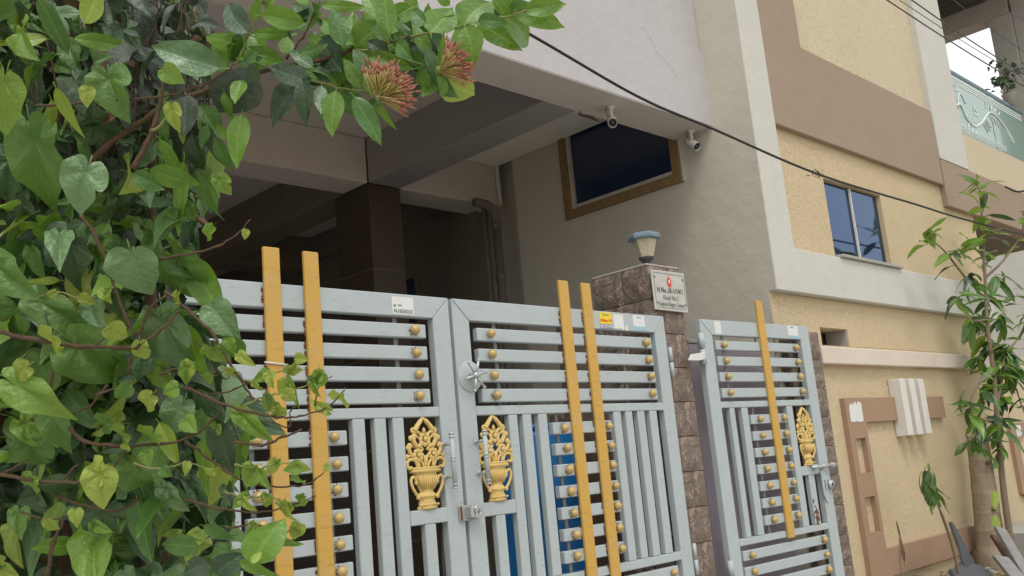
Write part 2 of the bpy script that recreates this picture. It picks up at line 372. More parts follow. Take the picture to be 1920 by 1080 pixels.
# soffit skin of the front beam in bare plaster (own paint)
hp('front_beam', (-6, 6.758, 4.124, 4.50, 4.216, 4.219), M['soffit'])
hp('cross_beam', (5.075, 5.44, 4.504, 6.716, 4.22, 4.647), M['beam'], .006)
hp('cross_beam', (1.40, 1.77, 4.504, 6.716, 4.22, 4.647), M['beam'], .006)
hp('rear_beam', (5.445, 6.70, 6.72, 7.09, 4.22, 4.647), M['soffit'], .006)
hp('rear_beam', (-6, 5.072, 6.72, 7.10, 4.221, 4.647), M['soffit'], .006)
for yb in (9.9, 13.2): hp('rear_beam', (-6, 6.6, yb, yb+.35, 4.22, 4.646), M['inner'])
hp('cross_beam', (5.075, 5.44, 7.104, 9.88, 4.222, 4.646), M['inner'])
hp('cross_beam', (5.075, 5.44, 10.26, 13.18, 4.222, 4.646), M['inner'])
for x, y in ((5.075, 6.722), (1.40, 6.722), (5.075, 13.2), (1.4, 13.2)):
    for k in range(5):
        z0 = G0+k*.795; z1 = min(z0+.788, 4.217)
        hp('granite_panel', (x+.001, x+.364, y+.001, y+.53, z0+.006, z1), M['granite'], .004)
    hp('column', (x+.006, x+.358, y+.006, y+.52, G0, 4.212), M['mortar'])
hp('parking_floor', (-6, XW-.006, 3.95, 19, .12, G0+.04), M['tiles'])
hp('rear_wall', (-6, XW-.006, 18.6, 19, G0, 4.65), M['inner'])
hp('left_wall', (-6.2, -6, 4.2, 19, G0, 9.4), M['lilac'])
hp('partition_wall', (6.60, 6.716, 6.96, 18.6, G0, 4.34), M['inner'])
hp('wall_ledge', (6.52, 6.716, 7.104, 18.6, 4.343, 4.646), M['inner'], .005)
wv = hp('interior_window', (6.585, 6.605, 7.95, 8.55, 3.2, 3.78), M['woodframe']); hparent(wv)
p_ = bx('pane', M['glassnavy'], h, (6.575, 6.583, 8.0, 8.5, 3.25, 3.74)); hparent(p_)
mb = MB(); mb.prism([(5.45+.0, 4.47), (5.5, 4.52), (5.62, 4.50), (5.8, 4.56), (5.6, 4.55), (5.5, 4.55)], 4.2125, 4.2155, 'z')
ridge = MB(); ridge.tube([(x*.25-6, 4.142, 4.909+.004*math.sin(x*2.3)) for x in range(51)], .006, 5); hparent(link('plaster_ridge', ridge.mesh('plaster_ridge', M['concrete'])))
ck = hparent(link('peeled_patch', mb.mesh('peeled_patch', M['mortar'])))
# plaster crack and drip stain on the fascia
mb = MB(); mb.tube(spline([(5.9, 4.118, 4.90), (6.0, 4.118, 4.80), (6.05, 4.118, 4.71), (6.2, 4.118, 4.64), (6.28, 4.118, 4.56)], 4), .0007, 4)
hparent(link('crack', mb.mesh('crack', M['concrete'])))

# plastic edge strip + rain pipe
t = thing('edge_strip', 'white plastic strip standing in the corner at the end of the rear beam', 'pipe', (6.70, 6.70, 4.22))
bx('channel', M['whitep'], t, (-.012, .016, -.03, .01, 0, .43), .003)
t = thing('rain_pipe', 'grey plastic rain pipe with an elbow beside the side wall opening', 'pipe', (6.55, 6.62, G0))
mb = MB(); mb.tube([(.0, 0, 0), (0, 0, 3.78)], .045, 16); part('pipe', mb, M['pvc'], t)
mb = MB(); mb.tube(spline([(0, 0, 3.74), (-.01, .0, 3.86), (-.10, 0, 3.92), (-.26, .0, 3.93)], 5), .048, 16); part('elbow', mb, M['pvc'], t)
for z in (1.2, 2.4, 3.2, 3.72): part('collar', MB().tube([(0, 0, z-.04), (0, 0, z+.04)], .051, 16), M['pvc'], t)
part('thin_pipe', MB().tube([(-.14, .02, 0), (-.14, .02, 3.9)], .018, 10), M['pvc'], t)

# ------------------------------------------------------------------ yellow neighbour house
N = thing('yellow_house', 'yellow rough plastered house with white and brown bands right of the gates', 'house', (0, 0, 0))
def npart(name, b, mat, bevel=0, label=None): return bx(name, mat, N, b, bevel, label)
YF, YL = 3.745, 3.82
# side wall with window hole (X = XW face)
wy0, wy1, wz0, wz1 = 4.475, 5.83, 3.84, 4.86
sw = MB(); sw.box(XW, XW+.25, YL+.004, 6.49, G0-.1, 2.752); sw.box(XW, XW+.25, YF+.012, wy0, 2.752, 9.5); sw.box(XW, XW+.25, wy0, wy1, 2.752, wz0); sw.box(XW, XW+.25, wy0, wy1, wz1, 9.5); sw.box(XW, XW+.25, wy1, 6.49, 2.752, 9.5)
part('side_wall', sw, M['offwhite'], N)
npart('rear_wall', (XW+.12, XW+.3, 6.493, 18, G0-.1, 9.5), M['offwhite'])
W = part('side_window', MB().prism([(wy0, wz0), (wy1, wz0), (wy1, wz1), (wy0, wz1)], 6.80, 6.84, 'x'), M['woodframe'], N)
for b in ((XW-.03, XW+.06, wy0, wy1, wz0-.0, wz0+.085), (XW-.03, XW+.06, wy0, wy1, wz1-.09, wz1), (XW-.03, XW+.06, wy0, wy0+.09, wz0+.087, wz1-.092), (XW-.03, XW+.06, wy1-.085, wy1, wz0+.087, wz1-.092)):
    bx('frame', M['woodframe'], W, b, .004)
i0, i1, j0, j1 = wy0+.092, wy1-.087, wz0+.088, wz1-.093
for b in ((XW-.012, XW+.05, i0, i1, j0, j0+.035), (XW-.012, XW+.05, i1-.03, i1, j0+.037, j1)): bx('casement', M['paintedge'], W, b, .003)
bx('pane', M['glassnavy'], W, (XW+.03, XW+.04, i0, i1-.031, j0+.036, j1))
bx('edge_fillet', M['paintedge'], W, (XW-.02, XW+.02, wy0-.022, wy0-.001, wz0, wz1), .003)
# overhanging first floor front
ZB, ZL0 = 2.747, 3.118
fil = [(7.09+.045*(1-math.sin(R(a))), ZL0+.045*(1-math.cos(R(a)))) for a in (90, 60, 30, 0)]
part('white_surround', MB().prism([(XW+.003, ZB), (11.5, ZB), (11.5, ZL0)]+fil[::-1]+[(7.09, 9.5), (XW+.003, 9.5)], YF, YF+.25), M['white'], N, .007, 'white corner strip running into the ledge')
RC = YF+.055
npart('front_panel', (7.07, 7.90, RC, YF+.24, ZL0-.02, 4.25), M['stucco'])
npart('front_panel', (9.04, 10.72, RC, YF+.24, ZL0-.02, 4.25), M['stucco'])
npart('front_panel', (7.901, 9.039, RC, YF+.24, 3.865, 4.25), M['stucco'])
npart('front_panel', (10.721, 11.49, RC, YF+.24, ZL0-.02, 4.0), M['stucco'])
part('band', MB().prism([(7.094, 4.197), (10.62, 4.197), (10.62, 5.06), (7.765, 5.06), (7.765, 9.5), (7.094, 9.5)], YF+.001, YF+.245), M['brown'], N, .006, 'broad brown band with a vertical strip')
npart('front_panel', (7.70, 10.66, RC, YF+.24, 5.03, 9.5), M['stucco_up'])
npart('pilaster', (10.64, 11.47, YF-.01, YF+.25, 4.505, 9.5), M['white'], .006, 'white pilaster left of the balcony')
npart('band', (10.635, 14.4, YF-.006, YF+.25, 3.962, 4.50), M['brown'], .006, 'lower brown band under the balcony')
npart('front_panel', (11.474, 14.4, YF+.02, YF+.22, 4.503, 4.99), M['stucco_up'])
npart('overhang_floor', (XW+.252, 11.5, YF+.252, 8, ZB, 3.0), M['white'])
npart('porch_ceiling', (11.5, 14.4, YF+.252, 8, 3.95, 4.1), M['inner'])
npart('porch_floor', (11.5, 14.4, YF+.252, 8, 4.8, 4.98), M['concrete'])
npart('porch_rear_wall', (9.5, 14.6, 8.0, 8.2, 0, 5.0), M['white'])
W = part('front_window', MB().box(7.905, 9.035, YF+.12, YF+.14, ZL0, 3.862), M['wiregrey'], N)
bx('pane', M['glassblue'], W, (7.915, 8.45, YF+.105, YF+.115, ZL0+.03, 3.85)); bx('pane', M['glassblue'], W, (8.475, 9.025, YF+.095, YF+.103, ZL0+.03, 3.85))
bx('mullion', M['whitep'], W, (8.454, 8.467, YF+.08, YF+.104, ZL0+.01, 3.86), .003)
bx('sill', M['concrete'], W, (7.88, 9.10, YF-.03, YF+.1, ZL0+.001, ZL0+.028), .004)
# ground floor wall, with a vent hole
v0, v1, vz0, vz1 = 7.455, 7.945, 2.345, 2.495
wx = 11.45
npart('lower_wall', (XW+.003, v0, YL, YL+.23, G0-.15, 2.743), M['stucco'])
npart('lower_wall', (v1, wx, YL, YL+.23, vz0, 2.743), M['stucco'])
npart('lower_wall', (v0+.001, v1-.001, YL, YL+.23, vz1, 2.742), M['stucco'])
npart('lower_wall', (v0+.001, 13.6, YL, YL+.23, G0-.15, vz0-.002), M['stucco'])
V = part('vent_opening', MB().box(v0+.002, v1-.002, YL+.20, YL+.22, vz0, vz1-.002), M['dark'], N)
for b in ((v0+.003, v0+.012, YL+.01, YL+.2, vz0, vz1-.002), (v1-.015, v1-.003, YL+.01, YL+.2, vz0, vz1-.002)): bx('reveal', M['concrete'], V, b)
bx('bar', M['wiregrey'], V, (7.63, 7.66, YL+.10, YL+.12, vz0, vz1-.002))
npart('coping', (7.30, 11.6, YL-.07, YL-.001, 2.175, 2.32), M['cream'], .008)
# brown relief frame on the wall and white fins
def rel(poly, y0, name='relief_frame', mat='brownrel', label=None):
    return part(name, MB().prism(poly, YL-y0, YL-.0005), M[mat], N, 0, label)
rel([(7.60, 1.66), (7.60, 1.895), (9.64, 1.895), (9.64, 1.69), (7.935, 1.69), (7.935, 1.66)], .045, label='brown relief bar across the top')
up_ = MB()
for (z0, z1) in ((1.558, 1.66), (1.078, 1.272), (.638, .792)): up_.box(7.60, 7.93, YL-.045, YL-.0005, z0, z1)
for (z0, z1) in ((1.272, 1.558), (.792, 1.078)): up_.box(7.60, 7.69, YL-.045, YL-.0005, z0, z1); up_.box(7.875, 7.93, YL-.045, YL-.0005, z0, z1)
part('relief_frame', up_, M['brownrel'], N, 0, 'brown relief upright with two slots')
rel([(7.60, .42), (7.60, .638), (9.85, .638), (9.85, .42)], .045, label='brown relief bar along the foot of the wall')
for x in (8.56, 8.76, 8.96): npart('fin', (x, x+.112, YL-.12, YL-.002, 1.545, 2.055), M['fin'], .006)
rr_ = random.Random(5); pp_ = [(7.655, 1.70), (7.70, 1.693), (7.76, 1.70), (7.82, 1.69), (7.885, 1.70), (7.885, 1.78)]+[(7.885-.0128*k, 1.85+rr_.uniform(-.022, .016)) for k in range(18)]+[(7.655, 1.78)]
part('paint_patch', MB().prism(pp_, YL-.0475, YL-.0455), M['paper'], N)
# second relief further along, with oval opening
ov = [(11.35+.0, .80), (11.35, 1.60), (13.2, 1.60), (13.2, .80)]
mb = MB(); n = 28; y0, y1 = YL-.045, YL-.0005
outer = []; inner = []
for k in range(n):
    a = 2*math.pi*k/n; c_, s_ = math.cos(a), math.sin(a); sc = min(.45/max(abs(c_), 1e-6), .40/max(abs(s_), 1e-6))
    outer.append((11.80+c_*sc, 1.19+s_*sc)); inner.append((11.80+.28*c_, 1.19+.29*s_))
vs = [(a, y0, b) for a, b in outer]+[(a, y0, b) for a, b in inner]+[(a, y1, b) for a, b in outer]+[(a, y1, b) for a, b in inner]
fs = []
for k in range(n):
    q = (k+1) % n; fs += [(k, q, n+q, n+k), (n+k, n+q, 3*n+q, 3*n+k), (k, 2*n+k, 2*n+q, q)]
part('relief_frame', mb.add(vs, fs), M['brownrel'], N, 0, 'brown relief frame with an oval opening')
npart('paint_patch', (11.5, 11.66, y0-.002, y0-.0005, 1.44, 1.56), M['paper'])
# balcony
Bn = part('balcony_railing', MB().box(11.474, 14.2, YF+.05, YF+.09, 5.78, 5.83), M['lampcap'], N, .004)
for x in (11.55, 12.86): bx('glass_panel', M['glassgreen'], Bn, (x, x+1.28, YF+.06, YF+.072, 5.03, 5.778))
bx('rail_post', M['concrete'], Bn, (11.474, 11.535, YF+.02, YF+.10, 4.99, 5.83))
bx('bottom_rail', M['lampcap'], Bn, (11.536, 14.2, YF+.05, YF+.09, 4.992, 5.028))
mb = MB(); yg = YF+.055
def stroke(pts, r): mb.tube(spline([(x, yg, z) for x, z in pts], 5), r, 5)
for z in (5.735, 5.70, 5.668): mb.box(11.60, 14.1, yg, yg+.003, z-.008, z+.006)
for z in (5.12, 5.095, 5.07): mb.box(11.62, 13.2, yg, yg+.003, z-.004, z+.005)
stroke([(11.70, 5.34), (11.76, 5.50), (11.88, 5.56), (11.98, 5.46)], .008); stroke([(11.62, 5.36), (11.80, 5.40), (11.92, 5.26), (12.15, 5.20), (12.45, 5.32), (12.75, 5.50), (13.0, 5.52), (13.3, 5.42), (13.55, 5.24)], .014)
for x, z, dx, dz in ((11.68, 5.56, .01, .08), (11.73, 5.56, .015, .09), (11.78, 5.57, .02, .08), (11.95, 5.20, -.05, -.06), (12.05, 5.17, -.04, -.07), (12.15, 5.15, -.03, -.06), (12.5, 5.30, .1, -.09), (12.56, 5.34, .12, -.09), (12.62, 5.38, .12, -.08), (12.8, 5.48, .07, -.1), (12.9, 5.48, .08, -.1), (13.0, 5.47, .09, -.1), (12.7, 5.56, .0, .08), (12.78, 5.57, .03, .08), (12.88, 5.58, .05, .07), (13.0, 5.57, .07, .06), (13.12, 5.55, .08, .05), (13.35, 5.35, .08, -.05), (13.42, 5.27, .09, -.06)):
    stroke([(x, z), (x+dx*.5+.008, z+dz*.5), (x+dx, z+dz)], .007)
for k in range(5):
    a = k*1.257+.4; mb.ball((12.28+.05*math.cos(a), yg, 5.42+.05*math.sin(a)), .03, .003, .018, 8, 4)
for x, z in ((11.56, 5.34), (11.6, 5.28), (11.64, 5.22), (11.57, 5.18)): mb.ball((x, yg, z), .035, .003, .025, 8, 4)
part('etched_scroll', mb, M['etched'], Bn)
npart('roof_beam', (14.28, 14.6, YF, 12, 7.33, 7.75), M['concrete'])
npart('corner_post', (14.29, 14.62, YF-.02, YF+.28, 4.0, 7.328), M['concrete'], .006)
npart('corner_post', (14.32, 14.9, YF-.3, YF-.025, 4.0, 9.0), M['concrete'], .006)
mb = MB(); vs = []; K = 90
for i in range(K+1):
    x = 11.5+2.78*i/K; z = 7.62+.03*math.sin(i*2*math.pi/3.6); vs += [(x, YF-.6, z), (x, 12, z)]
mb.add(vs, [(2*i, 2*i+2, 2*i+3, 2*i+1) for i in range(K)]); part('corrugated_roof', mb, M['corr'], N)
npart('balcony_floor', (11.5, 14.4, YF+.26, 12, 4.984, 5.02), M['concrete'])

# far white building seen through the porch gap and beyond the wall
Z = thing('far_white_building', 'distant white building glimpsed through the tree beyond the yellow house', 'building', (24, 6, 0))
bx('wall', M['white'], Z, (-3, 6, 0, 5, 0, 5.2), .01)
for k in range(4):
    w_ = bx('window', M['wiregrey'], Z, (-2.6+k*2, -1.4+k*2, -.03, -.002, 1.5, 2.9)); bx('pane', M['glassblue'], w_, (-2.5+k*2, -1.5+k*2, -.04, -.032, 1.6, 2.8))

# opposite side of the street (seen only in reflections)
O = thing('opposite_house', 'pale house with barred windows across the street behind the camera', 'house', (0, 0, 0))
bx('wall', M['lilac'], O, (22, 36, -14, -9, 0, 7.0)); bx('wall', M['cream'], O, (14, 21.5, -14, -8.6, 0, 3.2))
for k in range(5):
    for z in (1.2, 4.6): w_ = bx('window', M['wiregrey'], O, (22.5+k*2.6, 24+k*2.6, -8.99, -8.95, z, z+1.3)); bx('pane', M['glassblue'], w_, (22.6+k*2.6, 23.9+k*2.6, -8.945, -8.94, z+.1, z+1.2))
bx('band', M['brown'], O, (22, 36, -8.99, -8.8, 3.3, 3.7))

# ------------------------------------------------------------------ stone pillars
def stone_block_mesh(seed, wx_, wz_):
    r = random.Random(seed); mb = MB(); nx, nz = 6, 4; vs = []
    for j in range(nz+1):
        for i in range(nx+1):
            e = (i in (0, nx)) or (j in (0, nz)); y = 0 if e else -r.uniform(.004, .018)
            vs.append((wx_*i/nx+(0 if i in (0, nx) else r.uniform(-.008, .008)), y, wz_*j/nz+(0 if j in (0, nz) else r.uniform(-.005, .005))))
    fs = [(j*(nx+1)+i, j*(nx+1)+i+1, (j+1)*(nx+1)+i+1, (j+1)*(nx+1)+i) for j in range(nz) for i in range(nx)]
    b = len(vs); vs += [(0, .02, 0), (wx_, .02, 0), (wx_, .02, wz_), (0, .02, wz_)]
    bot = list(range(nx+1)); top = [nz*(nx+1)+i for i in range(nx+1)]; lf = [j*(nx+1) for j in range(nz+1)]; rg = [j*(nx+1)+nx for j in range(nz+1)]
    fs += [tuple(bot[::-1]+[b, b+1]), tuple(top+[b+2, b+3]), tuple(lf+[b+3, b]), tuple(rg[::-1]+[b+1, b+2]), (b, b+3, b+2, b+1)]
    mb.add(vs, fs); me = mb.mesh('stone_block', M['stone']); return me
SB = {}
def blocks(parent, x0, x1, y0, y1, z0, z1, h_=.228):
    """stone courses on the front (-Y) and left (-X) faces of a pillar"""
    z = z1; row = 0
    while z > z0+.05:
        zb = max(z0, z-h_)
        for side in (0, 1):
            a, b = (x0, x1) if side == 0 else (y0, y1)
            cut = a+(b-a)*((.62, .36) if side == 0 else (.45, .62))[row % 2]
            for k, (p, q) in enumerate(((a, cut), (cut, b))):
                key = (round(q-p, 3), round(z-zb, 3), rng.randrange(3))
                if key not in SB: SB[key] = stone_block_mesh(int(key[0]*1000*7+key[1]*1000+key[2]*31) % 999, q-p-.005, z-zb-.005)
                o = link('stone_block', SB[key], parent)
                if side == 0: o.location = (p+.003, y0-.0, zb+.004)
                else: o.rotation_euler = (0, 0, R(-90)); o.location = (x0, q-.003, zb+.004)
        z = zb; row += 1
P1 = thing('gate_pillar', 'brown rough stone gate pillar carrying the house number plate and a lamp', 'pillar', (0, 0, 0))
bx('core', M['mortar'], P1, (5.122, 5.455, 3.79, 4.24, .2, 2.80))
blocks(P1, 5.10, 5.462, 3.772, 4.26, .2, 2.80)
mb = MB(); mb.box(5.105, 5.465, 3.772, 4.26, 2.802, 2.818); part('mortar_cap', mb, M['concrete'], P1, .005)
tb = MB(); tb.tube(spline([(5.30, 3.80, 2.82), (5.34, 3.81, 2.833), (5.40, 3.80, 2.82)], 4), .008, 6); part('spilled_mortar', tb, M['rust'], P1)
P2 = thing('stone_wall_pier', 'narrow brown stone pier beside the small gate against the yellow wall', 'pillar', (0, 0, 0))
bx('core', M['mortar'], P2, (6.80, 7.265, 3.765, 3.815, .2, 2.42)); blocks(P2, 6.765, 7.275, 3.752, 3.815, .2, 2.43)
P3 = thing('left_gate_pillar', 'brown stone gate pillar mostly hidden behind the climbing vine', 'pillar', (0, 0, 0))
bx('core', M['mortar'], P3, (1.0, 1.36, 3.79, 4.24, .2, 2.80)); blocks(P3, .98, 1.38, 3.772, 4.26, .2, 2.80)
t = thing('lilac_screen_wall', 'low lilac painted wall standing behind the small gate', 'wall', (0, 0, 0))
bx('wall', M['panel'], t, (5.70, 6.79, 3.93, 4.05, .2, 2.32), .006); bx('top', M['concrete'], t, (5.70, 6.79, 3.925, 4.06, 2.322, 2.35), .004)
t = thing('dark_back_wall', 'dark brown low wall in the passage behind the small gate', 'wall', (0, 0, 0)); bx('wall', M['mortar'], t, (5.60, 6.71, 4.9, 5.1, .2, 2.66), .01)

# name plate
t = thing('house_number_plate', 'white house number plate with red emblem fixed on the stone pillar', 'sign', (5.28, 3.74, 2.63))
M['plate'] = simple('faded_plate', (.56, .54, .49, 1), .6, 0, .25, 18)
part('plate', MB().prism([(-.186, -.135), (.182, -.14), (.186, .138), (-.184, .135)], -.006, .006), M['plate'], t, .003)
mb = MB()
for s in (-1, 1): mb.box(-.165, .165, -.0085, -.0065, s*.118-.001, s*.118+.001)
for s in (-1, 1): mb.box(s*.168-.001, s*.168+.001, -.0085, -.0065, -.11, .11)
part('border_line', mb, M['inkg'], t)
for s in (-1, 1):
    for q in (-1, 1): part('screw', MB().ball((s*.155, -.008, q*.088), .006, .004, .006, 8, 4), M['ink'], t)
mb = MB(); mb.prism([(-.020, .035), (0, .024), (.020, .035), (.024, .075), (.012, .088), (0, .098), (-.012, .088), (-.024, .075)], -.0085, -.0065)
mb.tube([(0, -.008, .098), (0, -.008, .110)], .002, 5); part('emblem', mb, M['inkr'], t)
mb = MB(); mb.ball((0, -.0085, .064), .009, .002, .016, 8, 4); part('emblem_centre', mb, M['paper'], t)
text('H.No.18-1/14/1', M['ink'], t, (0, -.0085, -.015), .052, sx=.82)
text('Road No.2', M['inkg'], t, (0, -.0085, -.063), .046, sx=.8)
text('Aadarsh Nagar Colony', M['inkg'], t, (.0, -.0085, -.106), .040, sx=.72)

# pillar lamp
L_ = thing('pillar_lamp', 'six sided garden lamp with blue grey cap standing on the stone pillar', 'lamp', (5.325, 3.93, 2.818))
part('base', MB().lathe([(.04, 0), (.04, .012), (.022, .02), (.02, .05), (.045, .075), (.055, .09), (.05, .095)], n=12), M['wiregrey'], L_, 0)
part('lamp_shade', MB().lathe([(.052, .094), (.093, .235), (.09, .24)], n=6, smooth=False), M['lampglass'], L_, .002)
part('cap', MB().lathe([(.10, .215), (.118, .220), (.118, .245), (.10, .262), (.03, .272), (.001, .274)], n=6, smooth=False), M['lampcap'], L_, .004)

# ------------------------------------------------------------------ gates
stud_me = MB().lathe([(.011, 0), (.012, .006), (.023, .012), (.0245, .022), (.020, .033), (.010, .040), (.003, .042)], n=14).mesh('stud', M['stud'])
stud_me.transform(Matrix.Rotation(R(90), 4, 'X'))
rng2 = random.Random(3)
bur = MB()
for k in range(14):
    a = rng2.uniform(0, 6.28); rr = rng2.uniform(.016, .030); bur.ball((rr*math.cos(a), -.001, rr*math.sin(a)), rng2.uniform(.002, .005), .0015, rng2.uniform(.002, .006), 5, 3)
bur_me = bur.mesh('rust_stain', M['rust'])
def stud(parent, x, z, y, name='stud'):
    o = link(name, stud_me, parent, (x, y, z)); o.rotation_euler = (0, rng.uniform(0, 6), 0); s = rng.uniform(.92, 1.06); o.scale = (s, 1, s)
    if rng.random() < .7:
        b = link('rust_stain', bur_me, o); b.rotation_euler = (0, rng.uniform(0, 6), 0); b.scale = (.95, 1, 1)
def vase(parent, cx, z0, y, s=1.0, mx=1):
    V = link('vase_ornament', None, parent, (cx, y, z0)); V.scale = (s*mx, s, s)
    def add(nm, mb): return part(nm, mb, M['vase'], V)
    mb = MB()
    mb.lathe([(.060, 0), (.062, .012), (.050, .018), (.054, .03), (.046, .045), (.048, .052), (.058, .062), (.052, .075), (.040, .085), (.044, .092),
              (.060, .125), (.070, .150), (.072, .165), (.066, .170), (.080, .176), (.096, .180), (.098, .188), (.088, .193), (.096, .198), (.094, .204)], n=24, sx=1, sy=.42)
    for k in range(-4, 5): mb.tube([(k*.0085, -.018, .095), (k*.0125, -.026, .125), (k*.0155, -.030, .160)], [.003, .005, .006], 5)
    for k in range(-2, 3): mb.ball((k*.020, -.022, .063), .010, .006, .006, 7, 4)
    for k in range(-3, 4): mb.ball((k*.017, -.022, .022), .008, .006, .007, 7, 4)
    add('urn', mb)
    for q in (-1, 1):
        mb = MB(); mb.tube(spline([(q*.068, -.008, .128), (q*.070, -.01, .150), (q*.090, -.012, .158), (q*.100, -.012, .138), (q*.092, -.012, .108), (q*.072, -.010, .078), (q*.055, -.008, .060)], 5), .0078, 8)
        mb.ball((q*.066, -.01, .130), .011, .008, .011); mb.ball((q*.060, -.010, .060), .012, .009, .012); add('handle', mb)
    mb = MB()   # scroll leaves over the rim
    for q in (-1, 1):
        mb.tube(spline([(q*.012, -.01, .205), (q*.030, -.012, .235), (q*.046, -.012, .232), (q*.042, -.012, .205)], 5), .0075, 7)
        mb.tube(spline([(q*.050, -.01, .205), (q*.068, -.012, .238), (q*.100, -.012, .242), (q*.116, -.012, .225), (q*.108, -.012, .200), (q*.088, -.01, .205)], 5), .0085, 7)
        mb.tube(spline([(0, -.01, .205), (q*.010, -.012, .25), (q*.030, -.012, .275)], 4), .007, 7)
        mb.tube(spline([(q*.060, -.01, .245), (q*.095, -.012, .262), (q*.116, -.012, .250), (q*.112, -.012, .27)], 4), [.006]*12+[.004], 7)
    mb.tube([(0, -.008, .20), (0, -.010, .26)], .008, 7)
    add('rim_scroll', mb)
    def flower(x, z, r):
        m = MB()
        for k in range(8):
            a = k*math.pi/4; m.ball((x+r*.68*math.cos(a), -.016, z+r*.68*math.sin(a)), r*.36, .006, r*.36, 8, 5)
        m.ball((x, -.022, z), r*.34, .008, r*.34, 8, 5); add('flower', m)
    flower(-.047, .262, .034); flower(.047, .266, .032); flower(0, .338, .038)
    for q in (-1, 1):
        mb = MB()
        mb.tube(spline([(q*.012, -.01, .285), (q*.030, -.014, .31), (q*.022, -.014, .33)], 4), .008, 7)
        mb.tube(spline([(q*.075, -.01, .255), (q*.098, -.012, .285), (q*.094, -.012, .318), (q*.080, -.012, .300)], 5), [.011]*10+[.007]*6, 7)
        mb.tube(spline([(q*.050, -.01, .300), (q*.070, -.014, .335), (q*.062, -.014, .362), (q*.040, -.012, .345)], 5), [.013]*10+[.007]*6, 7)
        mb.ball((q*.088, -.014, .345), .012, .008, .014, 8, 5); mb.ball((q*.108, -.012, .300), .010, .007, .012, 8, 5)
        mb.ball((q*.034, -.014, .305), .016, .009, .012, 8, 5)
        add('leaf_scroll', mb)
        mb = MB()
        mb.tube(spline([(q*.020, -.01, .352), (q*.036, -.014, .372), (q*.066, -.014, .372), (q*.078, -.012, .385), (q*.066, -.012, .395)], 5), [.008]*14+[.0055]*7, 7)
        mb.tube(spline([(q*.058, -.012, .378), (q*.036, -.014, .408), (q*.012, -.012, .432), (0, -.01, .442)], 5), [.014]*5+[.012]*5+[.008]*5+[.005], 7)
        add('arch_leaf', mb)
    mb = MB(); mb.tube([(0, -.012, .37), (0, -.014, .395)], [.014, .004], 7); add('tip', mb)
    return V
def gate_handle(parent, x, z0, z1, y):
    H = part('handle', MB().tube([(x, y-.07, z0), (x, y-.07, z1)], .012, 12), M['gate'], parent)
    H2 = MB()
    for z in (z0+.005, z0+.022, (z0+z1)/2, (z0+z1)/2+.015, z1-.005, z1-.022): H2.tube([(x, y-.07, z-.003), (x, y-.07, z+.003)], .0145, 12)
    part('ring', H2, M['steel'], H)
    for z in (z0+.06, z1-.055): part('standoff', MB().tube([(x, y-.07, z), (x, y-.004, z)], .008, 8).ball((x, y-.004, z), .014, .006, .014, 8, 5), M['steel'], H)
ZT, ZB_, GB = 2.447, .932, .34
def ladder_posts(T, y, posts, zt, zb):
    for (a, b) in posts:
        part('gold_post', MB().box(a, b, y-.022, y-.0015, zb, zt), M['gold'], T, .004)
        s = MB()
        for zz0 in [ZT-.06, 2.263, 2.152, 2.043, 1.935, 1.857, *[1.747-.1172*k for k in range(7)], .932]:
            for sd in (-1, 1):
                if rng.random() < (.3 if sd > 0 else .12): continue
                for q in range(rng.randint(3, 8)):
                    ww = rng.uniform(.002, .009); zz = zz0+rng.uniform(-.036, .036); xx = (a-ww*.6) if sd < 0 else (b+ww*.5); s.ball((xx, y-.001, zz), ww, .0018, rng.uniform(.004, .018), 5, 3)
        part('rust_weld', s, M['rust'], T)['kind'] = 'stuff'
def tubebar(T, x0, x1, z0, z1, y, d=.04, name='slat'):
    return bx(name, M['gate'], T, (x0, x1, y, y+d, z0, z1), .0045)
